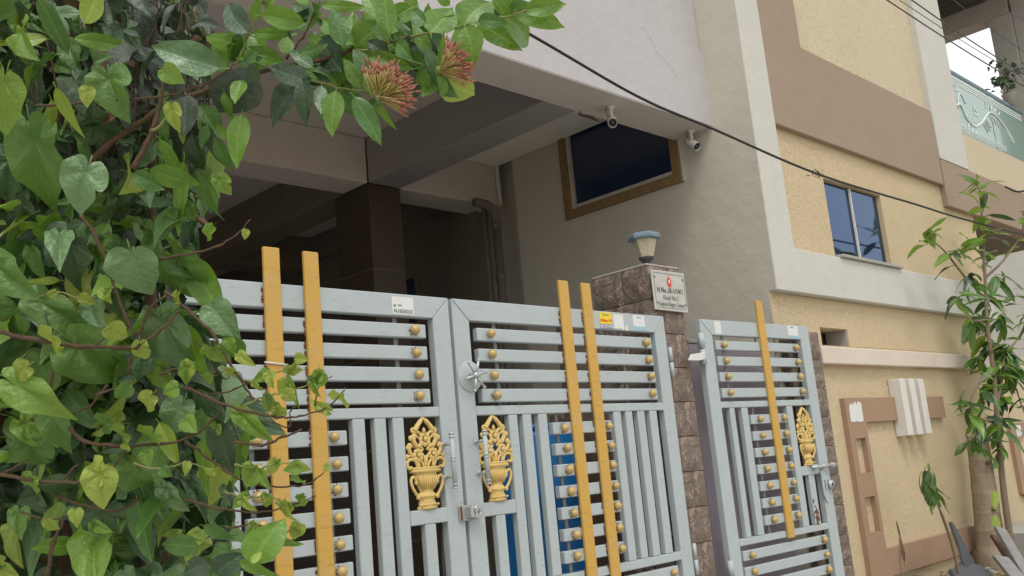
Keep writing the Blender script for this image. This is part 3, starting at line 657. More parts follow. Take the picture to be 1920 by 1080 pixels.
def leaf_gate(T, x0, x1, mir, posts):
    """one leaf; mir maps a right-leaf x to this leaf"""
    y = D; S = .115; d = .05
    def X(a, b):
        p, q = mir(a), mir(b); return (min(p, q), max(p, q))
    fr = part('top_rail', MB().prism([(x0, ZT), (x1, ZT), (x1-S, ZT-S+.002), (x0+S, ZT-S+.002)], y, y+d), M['gate'], T, .004)
    for nm, poly in (('stile', [(x0, GB), (x0, ZT-.002), (x0+S-.001, ZT-S+.0), (x0+S-.001, GB)]), ('stile', [(x1, GB), (x1, ZT-.002), (x1-S+.001, ZT-S), (x1-S+.001, GB)])):
        part(nm, MB().prism(poly, y+.0005, y+d), M['gate'], T, .004)
    for (z0, z1) in ((1.832, 1.881), (.907, .957), (GB, GB+.08)): bx('cross_rail', M['gate'], T, (x0+S, x1-S, y+.001, y+.048, z0, z1), .004)
    for i, (z0, z1) in enumerate(((2.228, 2.298), (2.118, 2.186), (2.008, 2.078), (1.900, 1.971))):
        a, b = X(3.465, 4.985); tubebar(T, a, b, z0, z1, y)
        for x in (3.55, 4.915): stud(T, mir(x)+rng.uniform(-.006, .006), (z0+z1)/2+rng.uniform(-.004, .004), y)
    for x in (3.63, 4.735):
        a, b = X(x-.013, x+.013); bx('backing_strip', M['gateback'], T, (a, b, y+.042, y+.047, 1.883, ZT-S)); 
    a, b = X(3.41, 3.643); bx('cross_rail', M['gate'], T, (a, b, y+.001, y+.045, 1.315, 1.385), .004)
    a, b = X(3.490, 3.558); tubebar(T, a, b, .958, 1.314, y, name='upright')
    for q in ((3.645, 3.712), (3.752, 3.820), (3.875, 3.945), (4.527, 4.597), (4.642, 4.708), (4.760, 4.830), (4.882, 4.955)):
        a, b = X(*q); tubebar(T, a, b, .958, 1.831, y+.001, .042, 'upright')
    for k in range(7):
        zc = 1.747-.1172*k; a, b = X(3.985, 4.495); e = rng.uniform(-.006, .006); tubebar(T, a+e, b+e, zc-.033, zc+.033, y, name='short_slat')
        for x in (4.062, 4.448): stud(T, mir(x)+rng.uniform(-.006, .006), zc+rng.uniform(-.005, .005), y)
    for x in (4.062, 4.448):
        a, b = X(x-.012, x+.012); bx('backing_strip', M['gateback'], T, (a, b, y+.042, y+.047, .958, 1.831))
    for k in range(4):
        zc = .845-.118*k; a, b = X(3.465, 4.985); tubebar(T, a, b, zc-.034, zc+.034, y)
        for x in (3.55, 4.915): stud(T, mir(x), zc, y)
    ladder_posts(T, y, posts, 2.608, GB+.06)
    vase(T, mir(3.525), 1.385, y+.016)
GR = thing('gate_leaf', 'grey steel gate leaf with round spoked lock and stickers near the stone pillar', 'gate', (0, 0, 0), 'main gate leaves')
leaf_gate(GR, 3.300, 5.147, lambda x: x, [(4.130, 4.212), (4.332, 4.412)])
GL = thing('gate_leaf', 'grey steel gate leaf at the left, partly covered by the vine, with one white sticker', 'gate', (0, 0, 0), 'main gate leaves')
leaf_gate(GL, 1.430, 3.278, lambda x: 6.577-x-.0 if x < 4.6 else 6.577-x, [(2.190, 2.272), (2.398, 2.478)])
gate_handle(GL, 3.166, 1.47, 1.745, D); gate_handle(GR, 3.390, 1.475, 1.75, D)
# lock with spokes
K_ = part('lock_disc', MB().tube([(3.385, D-.004, 2.035), (3.385, D+.0, 2.035)], .082, 28), M['gate'], GR, .001)
for k in range(6):
    a = R(12+60*k); part('spoke', MB().tube([(3.385, D-.05, 2.035), (3.385+.07*math.cos(a), D-.055, 2.035+.085*math.sin(a))], .0075, 8).ball((3.385+.07*math.cos(a), D-.055, 2.035+.085*math.sin(a)), .0095, .0095, .0095, 8, 5), M['steel'], K_)
part('hub', MB().tube([(3.385, D-.06, 2.035), (3.385, D-.002, 2.035)], .016, 12), M['steel'], K_)
# hasp over the seam
Hs = part('hasp', MB().box(3.232, 3.33, D-.012, D-.003, 1.308, 1.385), M['steel'], GL, .003)
n = 20; mb = MB()
for yy in (-.03, -.055):
    vs = []
    for k in range(n): a = 2*math.pi*k/n; vs += [(3.325+.036*math.cos(a), D+yy, 1.348+.036*math.sin(a)), (3.325+.011*math.cos(a), D+yy, 1.348+.011*math.sin(a)), (3.325+.036*math.cos(a), D+yy+.008, 1.348+.036*math.sin(a)), (3.325+.011*math.cos(a), D+yy+.008, 1.348+.011*math.sin(a))]
    mb.add(vs, [f for k in range(n) for q in [(k+1) % n] for f in ((4*k, 4*q, 4*q+1, 4*k+1), (4*k+2, 4*k+3, 4*q+3, 4*q+2), (4*k, 4*k+2, 4*q+2, 4*q), (4*k+1, 4*q+1, 4*q+3, 4*k+3))])
mb.box(3.27, 3.30, D-.055, D-.012, 1.322, 1.375); part('padlock_lug', mb, M['steel'], Hs, .002)
part('hinge_plate', MB().box(3.236, 3.248, D-.016, D-.013, 1.312, 1.38), M['rust'], Hs)
# stickers
s = bx('sticker', M['paper'], GL, (2.905, 3.04, D-.0015, D-.0006, 2.342, 2.432), 0, 'white sticker with a phone number')
text('9618350233', M['inkg'], s, (2.972, D-.0022, 2.350), .026, sx=.86, bold=.0006)
bx('printed_mark', M['inkg'], s, (2.915, 2.928, D-.002, D-.0016, 2.379, 2.392)); bx('printed_mark', M['inkg'], s, (2.94, 2.965, D-.002, D-.0016, 2.385, 2.392))
s = bx('sticker', M['yellow'], GR, (4.49, 4.605, D-.0015, D-.0006, 2.368, 2.440), 0, 'yellow and orange internet offer sticker')
text('Excitel', M['inkg'], s, (4.548, D-.0022, 2.420), .020, sx=1.0)
text('200Mbps 549', M['inko'], s, (4.548, D-.0022, 2.382), .024, sx=.78, bold=.0008)
s = bx('sticker', M['inkp'], GR, (4.49, 4.612, D-.0015, D-.0006, 2.339, 2.366), 0, 'narrow white sticker with a purple border'); bx('face', M['paper'], s, (4.494, 4.608, D-.0022, D-.0016, 2.343, 2.362))
text('8309580230', M['inkp'], s, (4.551, D-.0028, 2.345), .020, sx=.9)
bx('sticker', M['paper'], GR, (4.62, 4.72, D-.0014, D-.0006, 2.345, 2.435), 0, 'torn faded white sticker')
mb = MB(); mb.prism([(4.69, 2.335), (4.715, 2.34), (4.71, 2.365), (4.70, 2.36)], D-.008, D-.002); mb.prism([(4.725, 2.332), (4.755, 2.338), (4.745, 2.372), (4.728, 2.36)], D-.006, D-.002); part('torn_paper', mb, M['whitep'], GR)
s = bx('sticker', M['paper'], GR, (4.815, 4.935, D-.0015, D-.0006, 2.366, 2.438), 0, 'white sticker over a pale blue strip'); bx('blue_strip', M['lblue'], s, (4.82, 4.945, D-.0014, D-.0007, 2.343, 2.365)); text('4 NE 6', M['inkg'], s, (4.875, D-.002, 2.42), .014)
# handwriting on the rail
text('2013', M['ink'], GL, (1.86, D-.0006, 2.385), .05, (R(90), R(-3), 0), 'handwriting', sx=1.0, ext=.0003)
text('2013', M['ink'], GL, (1.89, D-.0006, 2.345), .045, (R(90), R(-3), 0), 'handwriting', sx=1.0, ext=.0003)
# faint tie on the left gold post
part('string_tie', MB().tube([(2.17, D-.026, 2.085), (2.285, D-.026, 2.075)], .004, 6), M['whitep'], GL)
# hinges of the right leaf
for z in (2.05, .80):
    for dz in (0, .10): part('hinge', MB().tube([(5.165, D-.006, z+dz), (5.165, D-.006, z+dz+.09)], .013, 10), M['gate'], GR)

# small gate, standing slightly open
SG = thing('small_gate', 'narrow grey wicket gate with a single ochre post near the yellow wall', 'gate', (5.516, 3.717, 0)); SG.rotation_euler = (0, 0, R(-2.5))
u0_, u1_, S = .040, 1.425, .125
part('top_rail', MB().prism([(u0_, 2.45), (u1_, 2.45), (u1_-S, 2.342), (u0_+S, 2.342)], 0, .05), M['gate'], SG, .004)
part('stile', MB().prism([(u0_, GB), (u0_, 2.448), (u0_+S-.001, 2.341), (u0_+S-.001, GB)], .0005, .05), M['gate'], SG, .004)
part('stile', MB().prism([(u1_, GB), (u1_, 2.448), (u1_-S+.001, 2.341), (u1_-S+.001, GB)], .0005, .05), M['gate'], SG, .004)
for z0, z1 in ((1.834, 1.878), (.912, .957), (GB, GB+.08)): bx('cross_rail', M['gate'], SG, (u0_+S, u1_-S, .001, .048, z0, z1), .004)
for i in range(4):
    zc = 2.272-.1115*i; bx('slat', M['gate'], SG, (.195, 1.245, 0, .035, zc-.033, zc+.033), .004)
    stud(SG, .268, zc, 0); stud(SG, 1.190, zc, 0)
for x in (.325, .99): bx('backing_strip', M['gateback'], SG, (x-.014, x+.014, .037, .042, 1.88, 2.342))
bx('backing_strip', M['gateback'], SG, (.73, .745, .037, .042, 2.26, 2.342))
for q in ((.255, .312), (.395, .468), (.967, 1.045)): bx('upright', M['gate'], SG, (q[0], q[1], .001, .04, .958, 1.833), .004)
for k in range(7):
    zc = 1.747-.1165*k; bx('short_slat', M['gate'], SG, (.495, .945, 0, .035, zc-.033, zc+.033), .004); stud(SG, .582, zc, 0); stud(SG, .890, zc, 0)
for x in (.582, .89): bx('backing_strip', M['gateback'], SG, (x-.014, x+.014, .037, .042, .958, 1.833))
bx('cross_rail', M['gate'], SG, (1.046, 1.299, .001, .045, 1.318, 1.385), .004)
bx('upright', M['gate'], SG, (1.130, 1.207, .001, .04, .958, 1.317), .004)
for k in range(4):
    zc = .845-.106*k; bx('slat', M['gate'], SG, (.19, 1.25, 0, .035, zc-.032, zc+.032), .004); stud(SG, .268, zc, 0); stud(SG, 1.19, zc, 0)
part('gold_post', MB().box(.725, .806, -.022, -.0015, .905, 2.615), M['gold'], SG, .004)
vase(SG, 1.175, 1.385, .016, .98)
# bolt and hasp of the small gate
bt = part('slide_bolt', MB().tube([(1.14, -.03, 1.372), (1.50, -.03, 1.372)], .011, 10), M['steel'], SG)
for x in (1.20, 1.31, 1.44): part('bolt_loop', MB().tube([(x-.02, -.022, 1.372), (x+.02, -.022, 1.372)], .019, 10), M['gate'], bt)
hs_ = part('hasp_plate', MB().prism([(1.28, 1.345), (1.345, 1.345), (1.35, 1.22), (1.335, 1.12), (1.315, 1.10), (1.285, 1.16)], -.012, -.003), M['gate'], SG, .002)
bx('slot', M['dark'], hs_, (1.312, 1.320, -.0135, -.0122, 1.19, 1.27))
part('lug', MB().tube([(1.39, -.03, 1.23), (1.39, -.003, 1.23)], .034, 16), M['steel'], hs_); part('lug_hole', MB().tube([(1.39, -.0315, 1.232), (1.39, -.0302, 1.232)], .012, 10), M['dark'], hs_)
st = MB()
for k in range(30):
    st.ball((1.16+rng.gauss(0, .02), -.0005, .97+abs(rng.gauss(0, .06))), rng.uniform(.004, .012), .001, rng.uniform(.006, .02), 5, 3)
part('rust_streak', st, M['rust'], SG)['kind'] = 'stuff'
for z in (2.13, .62):
    for dz in (0, .115): part('hinge', MB().tube([(.018, -.008, z+dz), (.018, -.008, z+dz+.105)], .021, 12), M['gate'], SG)
bx('torn_sticker', M['paper'], SG, (.20, .275, -.0015, -.0005, 2.352, 2.44)); s = bx('sticker', M['paper'], SG, (1.13, 1.27, -.0015, -.0005, 2.368, 2.442)); bx('blue_strip', M['lblue'], s, (1.18, 1.275, -.002, -.0006, 2.345, 2.367)); text('UNITED', M['inkg'], s, (1.19, -.002, 2.425), .014)
# a strip of cloth tied on the hinge
t = thing('hinge_strap', 'white metal strap tying the wicket gate hinge to the stone pillar', 'strap', (5.53, 3.70, 2.20))
part('strap', MB().prism([(-.20, -.045), (-.16, -.005), (.0, .015), (.02, -.03), (-.08, -.045)], -.01, .0), M['whitep'], t, .002)

# ------------------------------------------------------------------ things behind the gate
t = thing('blue_drum', 'tall blue plastic water drum standing behind the right gate leaf', 'drum', (4.74, 4.60, G0+.04))
part('body', MB().lathe([(.27, 0), (.30, .03), (.30, .5), (.31, .52), (.31, .56), (.30, .58), (.30, 1.05), (.31, 1.07), (.31, 1.10), (.30, 1.12), (.29, 1.46), (.27, 1.50)], n=32), M['drum'], t)
part('lid', MB().lathe([(.275, 1.50), (.285, 1.505), (.285, 1.53), (.26, 1.54), (.02, 1.545)], n=32), M['drum'], t)
t = thing('wooden_board', 'dark brown wooden boards leaning behind the right gate leaf', 'board', (5.50, 4.75, G0+.04))
for k in range(4): bx('plank', M['board'], t, (-.42+k*.10, -.325+k*.10, -.01+.004*(k % 2), .02, .0, 1.62-.02*k), .003)
t = thing('hose_coil', 'grey hose coil hanging behind the meeting stiles of the gate', 'hose', (3.86, 4.35, 1.0)); mb = MB()
for k in range(5): mb.tube([((.12+k*.014)*math.cos(a), k*.012, (.42+k*.02)*math.sin(a)) for a in [2*math.pi*q/28 for q in range(28)]], .011, 6, closed=True)
part('coil', mb, M['hose'], t)
bx('peg', M['steel'], t, (-.02, .02, -.02, .3, .42, .45))

# ------------------------------------------------------------------ cameras under the front beam
def cctv(loc, rz, label, aim):
    t = thing('security_camera', label, 'camera', loc, 'security cameras under the front beam'); t.rotation_euler = (0, 0, rz)
    part('mount', MB().lathe([(.034, 0), (.036, -.006), (.030, -.014), (.014, -.020), (.012, -.10), (.001, -.10)], n=18), M['whitep'], t)
    d = Vector(aim).normalized(); c0 = Vector((0, 0, -.115))-d*.02
    b = part('body', MB().tube([c0-d*.05, c0-d*.045, c0+d*.075], [.024, .034, .036], 18), M['whitep'], t)
    part('hood', MB().tube([c0+d*.03, c0+d*.092], .0385, 18, caps=False), M['whitep'], b)
    part('lens', MB().tube([c0+d*.076, c0+d*.080], .029, 18), M['dark'], b); part('lens_ring', MB().tube([c0+d*.0805, c0+d*.084], .013, 12), M['wiregrey'], b)
    part('wire', MB().tube(spline([(.02, 0, -.005), (-.05, .01, -.03), (-.05, 0, -.08), (-.03, .0, -.09), (0, 0, -.10)], 4), .0025, 5), M['black'], t)
cctv((5.60, 4.30, 4.216), 0, 'white bullet camera under the beam, nearer the middle of the soffit', (-.62, -.55, -.55))
cctv((6.63, 4.28, 4.216), 0, 'white bullet camera at the corner end of the beam beside the window', (-.15, -.75, -.62))

# ------------------------------------------------------------------ overhead cables
def cable(label, pts, r, mat, n=8):
    t = tag(link('overhead_cable', MB().tube(spline(pts, n), r, 6).mesh('overhead_cable', mat)), label, 'cable', 'overhead cables'); return t
def onY(px, py, Y): v = ray(px, py); return EYE+v*(Y/v.y)
def span(pl, Y): return [onY(px, py, y) for (px, py), y in zip(pl, Y if hasattr(Y, '__len__') else [Y]*len(pl))]
ck = span([(600, -160), (1000, 68), (1200, 183), (1340, 243), (1530, 325), (1700, 378), (1920, 440), (2300, 530)], 3.3)
thick = cable('thick black cable sagging in front of the lilac fascia and yellow wall', ck, .0095, M['black'])
mb = MB(); c0 = onY(1530, 325, 3.3)
for k in range(26): p = c0+Vector((rng.uniform(-.09, .09), rng.uniform(-.02, .02), rng.uniform(-.035, .03))); mb.tube([p, p+Vector((rng.uniform(-.04, .04), rng.uniform(-.02, .02), rng.uniform(-.03, .03)))], .003, 4)
part('dry_tuft', mb, M['stem'], thick)
for lb, a, b, r in (('thin cable crossing the upper right, lowest of the bundle', (1645, -12), (1925, 165), .007), ('thinnest cable of the pair crossing the upper right', (1668, -12), (1925, 150), .004),
                    ('thin black cable crossing the upper right above the pair', (1695, -10), (1925, 143), .007), ('faint thin wire crossing in front of the balcony roof', (1775, -10), (1925, 100), .004), ('short wire at the upper right corner of the view', (1835, -8), (1925, 40), .005)):
    m_ = ((a[0]+b[0])/2, (a[1]+b[1])/2+3); e0 = (a[0]*2-b[0], a[1]*2-b[1]-8); e1 = (b[0]*2-a[0], b[1]*2-a[1]-8)
    cable(lb, span([e0, a, m_, b, e1], 3.1), r, M['wiregrey'])
cable('dark looped cable running out to the right behind the young tree top', [(12.0, 3.55, 4.33), (12.3, 3.5, 4.30), (12.8, 3.4, 4.42), (13.6, 3.3, 4.62)], .012, M['black'])

# ------------------------------------------------------------------ leaves
def petiole(vs, uv, fs, L, r):
    o = len(vs); K = 6
    for i in range(K+1):
        t = i/K
        for k in range(4):
            a = k*math.pi/2; vs.append((r*math.cos(a)+.03*t*t, -L*t, r*math.sin(a)-.25*L*t*t-.004)); uv.append((0, 0))
    for i in range(K):
        for k in range(4): fs.append((o+4*i+k, o+4*i+(k+1) % 4, o+4*i+4+(k+1) % 4, o+4*i+4+k))
def heart_mesh(seed, mat, quilt=1.0, wid=1.0):
    r = random.Random(seed); tab = [(0, 1.0), (4, .93), (10, .84), (20, .74), (34, .66), (48, .61), (62, .57), (80, .53), (100, .48), (120, .445), (140, .41), (156, .36), (170, .25), (180, .09)]
    def RR(th):
        th = abs(th)
        for (a, b), (c, d) in zip(tab, tab[1:]):
            if th <= c: return b+(d-b)*(th-a)/(c-a)
    pos = [0, 3, 7, 12, 18, 25, 33, 42, 51, 60, 70, 80, 91, 102, 114, 126, 138, 150, 161, 171, 180]
    angs = [-a for a in pos[:0:-1]]+pos; rad = [0, .08, .18, .28, .38, .48, .58, .68, .78, .88, 1.0]
    ph = r.uniform(0, 6); cup = r.uniform(-.25, .5); droop = r.uniform(.1, 1.0); wav = r.uniform(.02, .07); tw = r.uniform(-.5, .5); sk = r.uniform(-.14, .14); fold = r.uniform(.05, .5); tear = r.uniform(-180, 180) if r.random() < .6 else 999; curl = r.uniform(0, .35)
    vs = []; uv = []
    for q in rad:
        for th in angs:
            Rr = RR(th)*(1+.03*math.sin(3*math.radians(th)+ph)+.018*math.sin(9*math.radians(th)+ph*2)+r.uniform(-.006, .006))
            if abs(th-tear) < 7: Rr *= .80
            Rr *= q; a = math.radians(th)
            x = Rr*math.sin(a)*1.02*wid; y = Rr*math.cos(a); pv = abs(math.sin(2.85*a))
            bul = pv**.7*min(1, q*2.2)*.040*quilt; sec = .036*quilt*pv**.5*abs(math.sin(13*Rr+1.6*pv+ph))*min(1, q*2)*(1.15-q)
            z = -cup*x*x-droop*max(0, y)**2*.55+bul+sec+wav*q*q*math.sin(5*a+ph)+tw*x*y+fold*abs(x)-curl*max(0, abs(x)-.3)**2*4
            vs.append((x+sk*y*y, y, z)); uv.append((x, y))
    n = len(angs); fs = [(i*n+k, (i+1)*n+k, (i+1)*n+k+1, i*n+k+1) for i in range(len(rad)-1) for k in range(n-1)]
    petiole(vs, uv, fs, .42, .013)
    return finish(vs, uv, fs, mat)
def lance_mesh(seed, mat, wid=.36, curl=1.0):
    r = random.Random(seed); nt_, ns = 12, 6; vs = []; uv = []; droop = r.uniform(.0, .9)*curl; fold = r.uniform(.05, .45); ph = r.uniform(0, 6); tw = r.uniform(-.5, .5)*curl; wav = r.uniform(.0, .03); bend = r.uniform(-.15, .15)
    for i in range(nt_+1):
        t = i/nt_; wd = wid*.5*(math.sin(math.pi*t**.85)**.75)*(1-.25*t)+.004
        if t > .86: wd *= (1-(t-.86)/.16)**.9*.95+.02
        an = -droop*t; yy = math.sin(droop*t)/droop if droop > .02 else t; zz = -(1-math.cos(droop*t))/droop if droop > .02 else 0
        for j in range(ns+1):
            s_ = -1+2*j/ns; x = s_*wd; z = abs(s_)*wd*fold+wav*math.sin(9*t+ph+2*s_)*abs(s_)+.004*math.sin(24*t-4*abs(s_))*abs(s_)*(1-abs(s_))*2
            tz = tw*t; vs.append((x*math.cos(tz)-z*math.sin(tz)*1+bend*t*t, yy, zz+z*math.cos(tz)+x*math.sin(tz))); uv.append((s_*wd, t))
    n = ns+1; fs = [(i*n+k, i*n+k+1, (i+1)*n+k+1, (i+1)*n+k) for i in range(nt_) for k in range(ns)]
    petiole(vs, uv, fs, .10, .011)
    return finish(vs, uv, fs, mat)
def finish(vs, uv, fs, mat):
    me = bpy.data.meshes.new('leaf'); me.from_pydata(vs, [], fs); me.polygons.foreach_set('use_smooth', [True]*len(fs))
    u = me.uv_layers.new(name='UVMap'); idx = np.empty(len(me.loops), int); me.loops.foreach_get('vertex_index', idx)
    u.data.foreach_set('uv', np.array(uv, dtype=np.float32)[idx].ravel()); me.materials.append(mat); return me
POOL = {}
for kd in ('heart', 'lance'):
    for tn in ('dark', 'mid', 'fresh', 'lime', 'pale', 'dusty', 'dry'):
        if kd == 'heart': POOL[kd, tn] = [heart_mesh(100+k, LM[kd, tn], (1.3 if tn in ('mid', 'fresh', 'lime') else 1.0)*(.45+.28*k), (.95, .74, 1.0, .84, .62)[k]) for k in range(5)]
        else: POOL[kd, tn] = [lance_mesh(200+k, LM[kd, tn], .34+.05*k) for k in range(5)]
POOL['mango', 'mid'] = [lance_mesh(300+k, LM['lance', 'mid'], .27+.03*k) for k in range(5)]
POOL['mango', 'dark'] = [lance_mesh(310+k, LM['lance', 'dark'], .27+.03*k) for k in range(5)]
POOL['mango', 'fresh'] = [lance_mesh(320+k, LM['lance', 'fresh'], .27+.03*k) for k in range(5)]
POOL['mango', 'lime'] = [lance_mesh(330+k, LM['lance', 'lime'], .3+.03*k) for k in range(5)]
def basis(B, tip, nrm, size, wscale=1.0):
    y = (tip-B).normalized(); x = y.cross(nrm)
    if x.length < 1e-4: x = y.orthogonal()
    x.normalize(); z = x.cross(y)
    return Matrix(((x.x*size*wscale, y.x*size, z.x*size, B.x), (x.y*size*wscale, y.y*size, z.y*size, B.y), (x.z*size*wscale, y.z*size, z.z*size, B.z), (0, 0, 0, 1)))
def leaf_obj(me, mtx, parent, name='leaf'):
    o = link(name, me, parent); o.matrix_world = mtx
    if parent: o.matrix_parent_inverse = Matrix(); o.matrix_basis = parent_inv[parent.name] @ mtx
    return o
parent_inv = {}
def reg(t): parent_inv[t.name] = Matrix.Translation(-Vector(t.location))
class Stuff:
    def __init__(s): s.v = []; s.f = []; s.uv = []; s.t = []; s.n = 0; s.mi = []; s.mats = []
    def add(s, me, mtx):
        nv = len(me.vertices); co_ = np.empty(nv*3); me.vertices.foreach_get('co', co_); co_ = co_.reshape(-1, 3)
        Mx = np.array(mtx); s.v.append(co_ @ Mx[:3, :3].T+Mx[:3, 3])
        nf = len(me.polygons); li = np.empty(len(me.loops), int); me.loops.foreach_get('vertex_index', li); s.f.append(li.reshape(nf, 4)+s.n)
        u = np.empty(len(me.loops)*2); me.uv_layers[0].data.foreach_get('uv', u); s.uv.append(u); s.t.append(np.full(nv, rng.random()))
        m = me.materials[0]
        if m not in s.mats: s.mats.append(m)
        s.mi.append(np.full(nf, s.mats.index(m))); s.n += nv
    def build(s, name):
        me = bpy.data.meshes.new(name); V_ = np.concatenate(s.v); F_ = np.concatenate(s.f); me.from_pydata(V_.tolist(), [], F_.tolist())
        me.polygons.foreach_set('use_smooth', [True]*len(F_)); u = me.uv_layers.new(name='UVMap'); u.data.foreach_set('uv', np.concatenate(s.uv).astype(np.float32))
        a = me.attributes.new('tint', 'FLOAT', 'POINT'); a.data.foreach_set('value', np.concatenate(s.t).astype(np.float32))
        for m in s.mats: me.materials.append(m)
        me.polygons.foreach_set('material_index', np.concatenate(s.mi).astype(np.int32)); me.update(); return me

TOCAM = -fw
def hero(parent, kd, tn, b, t_, d, k=None, roll=None, dd=0.0, w=1.0):
    B = at(*b, d); T = at(*t_, d+dd); L = (T-B).length
    nrm = (TOCAM+.35*Vector((0, 0, 1))+Vector((rng.uniform(-.35, .35), rng.uniform(-.35, .35), rng.uniform(-.2, .3)))) if roll is None else TOCAM+rt*roll
    me = POOL[kd, tn][rng.randrange(5) if k is None else k]
    if kd == 'heart': L *= .80; w = min(w, 1.2)
    if parent.name.startswith('flower'): L *= 1.12; w *= 1.12
    return leaf_obj(me, basis(B, T, nrm.normalized(), L*1.06, w), parent)
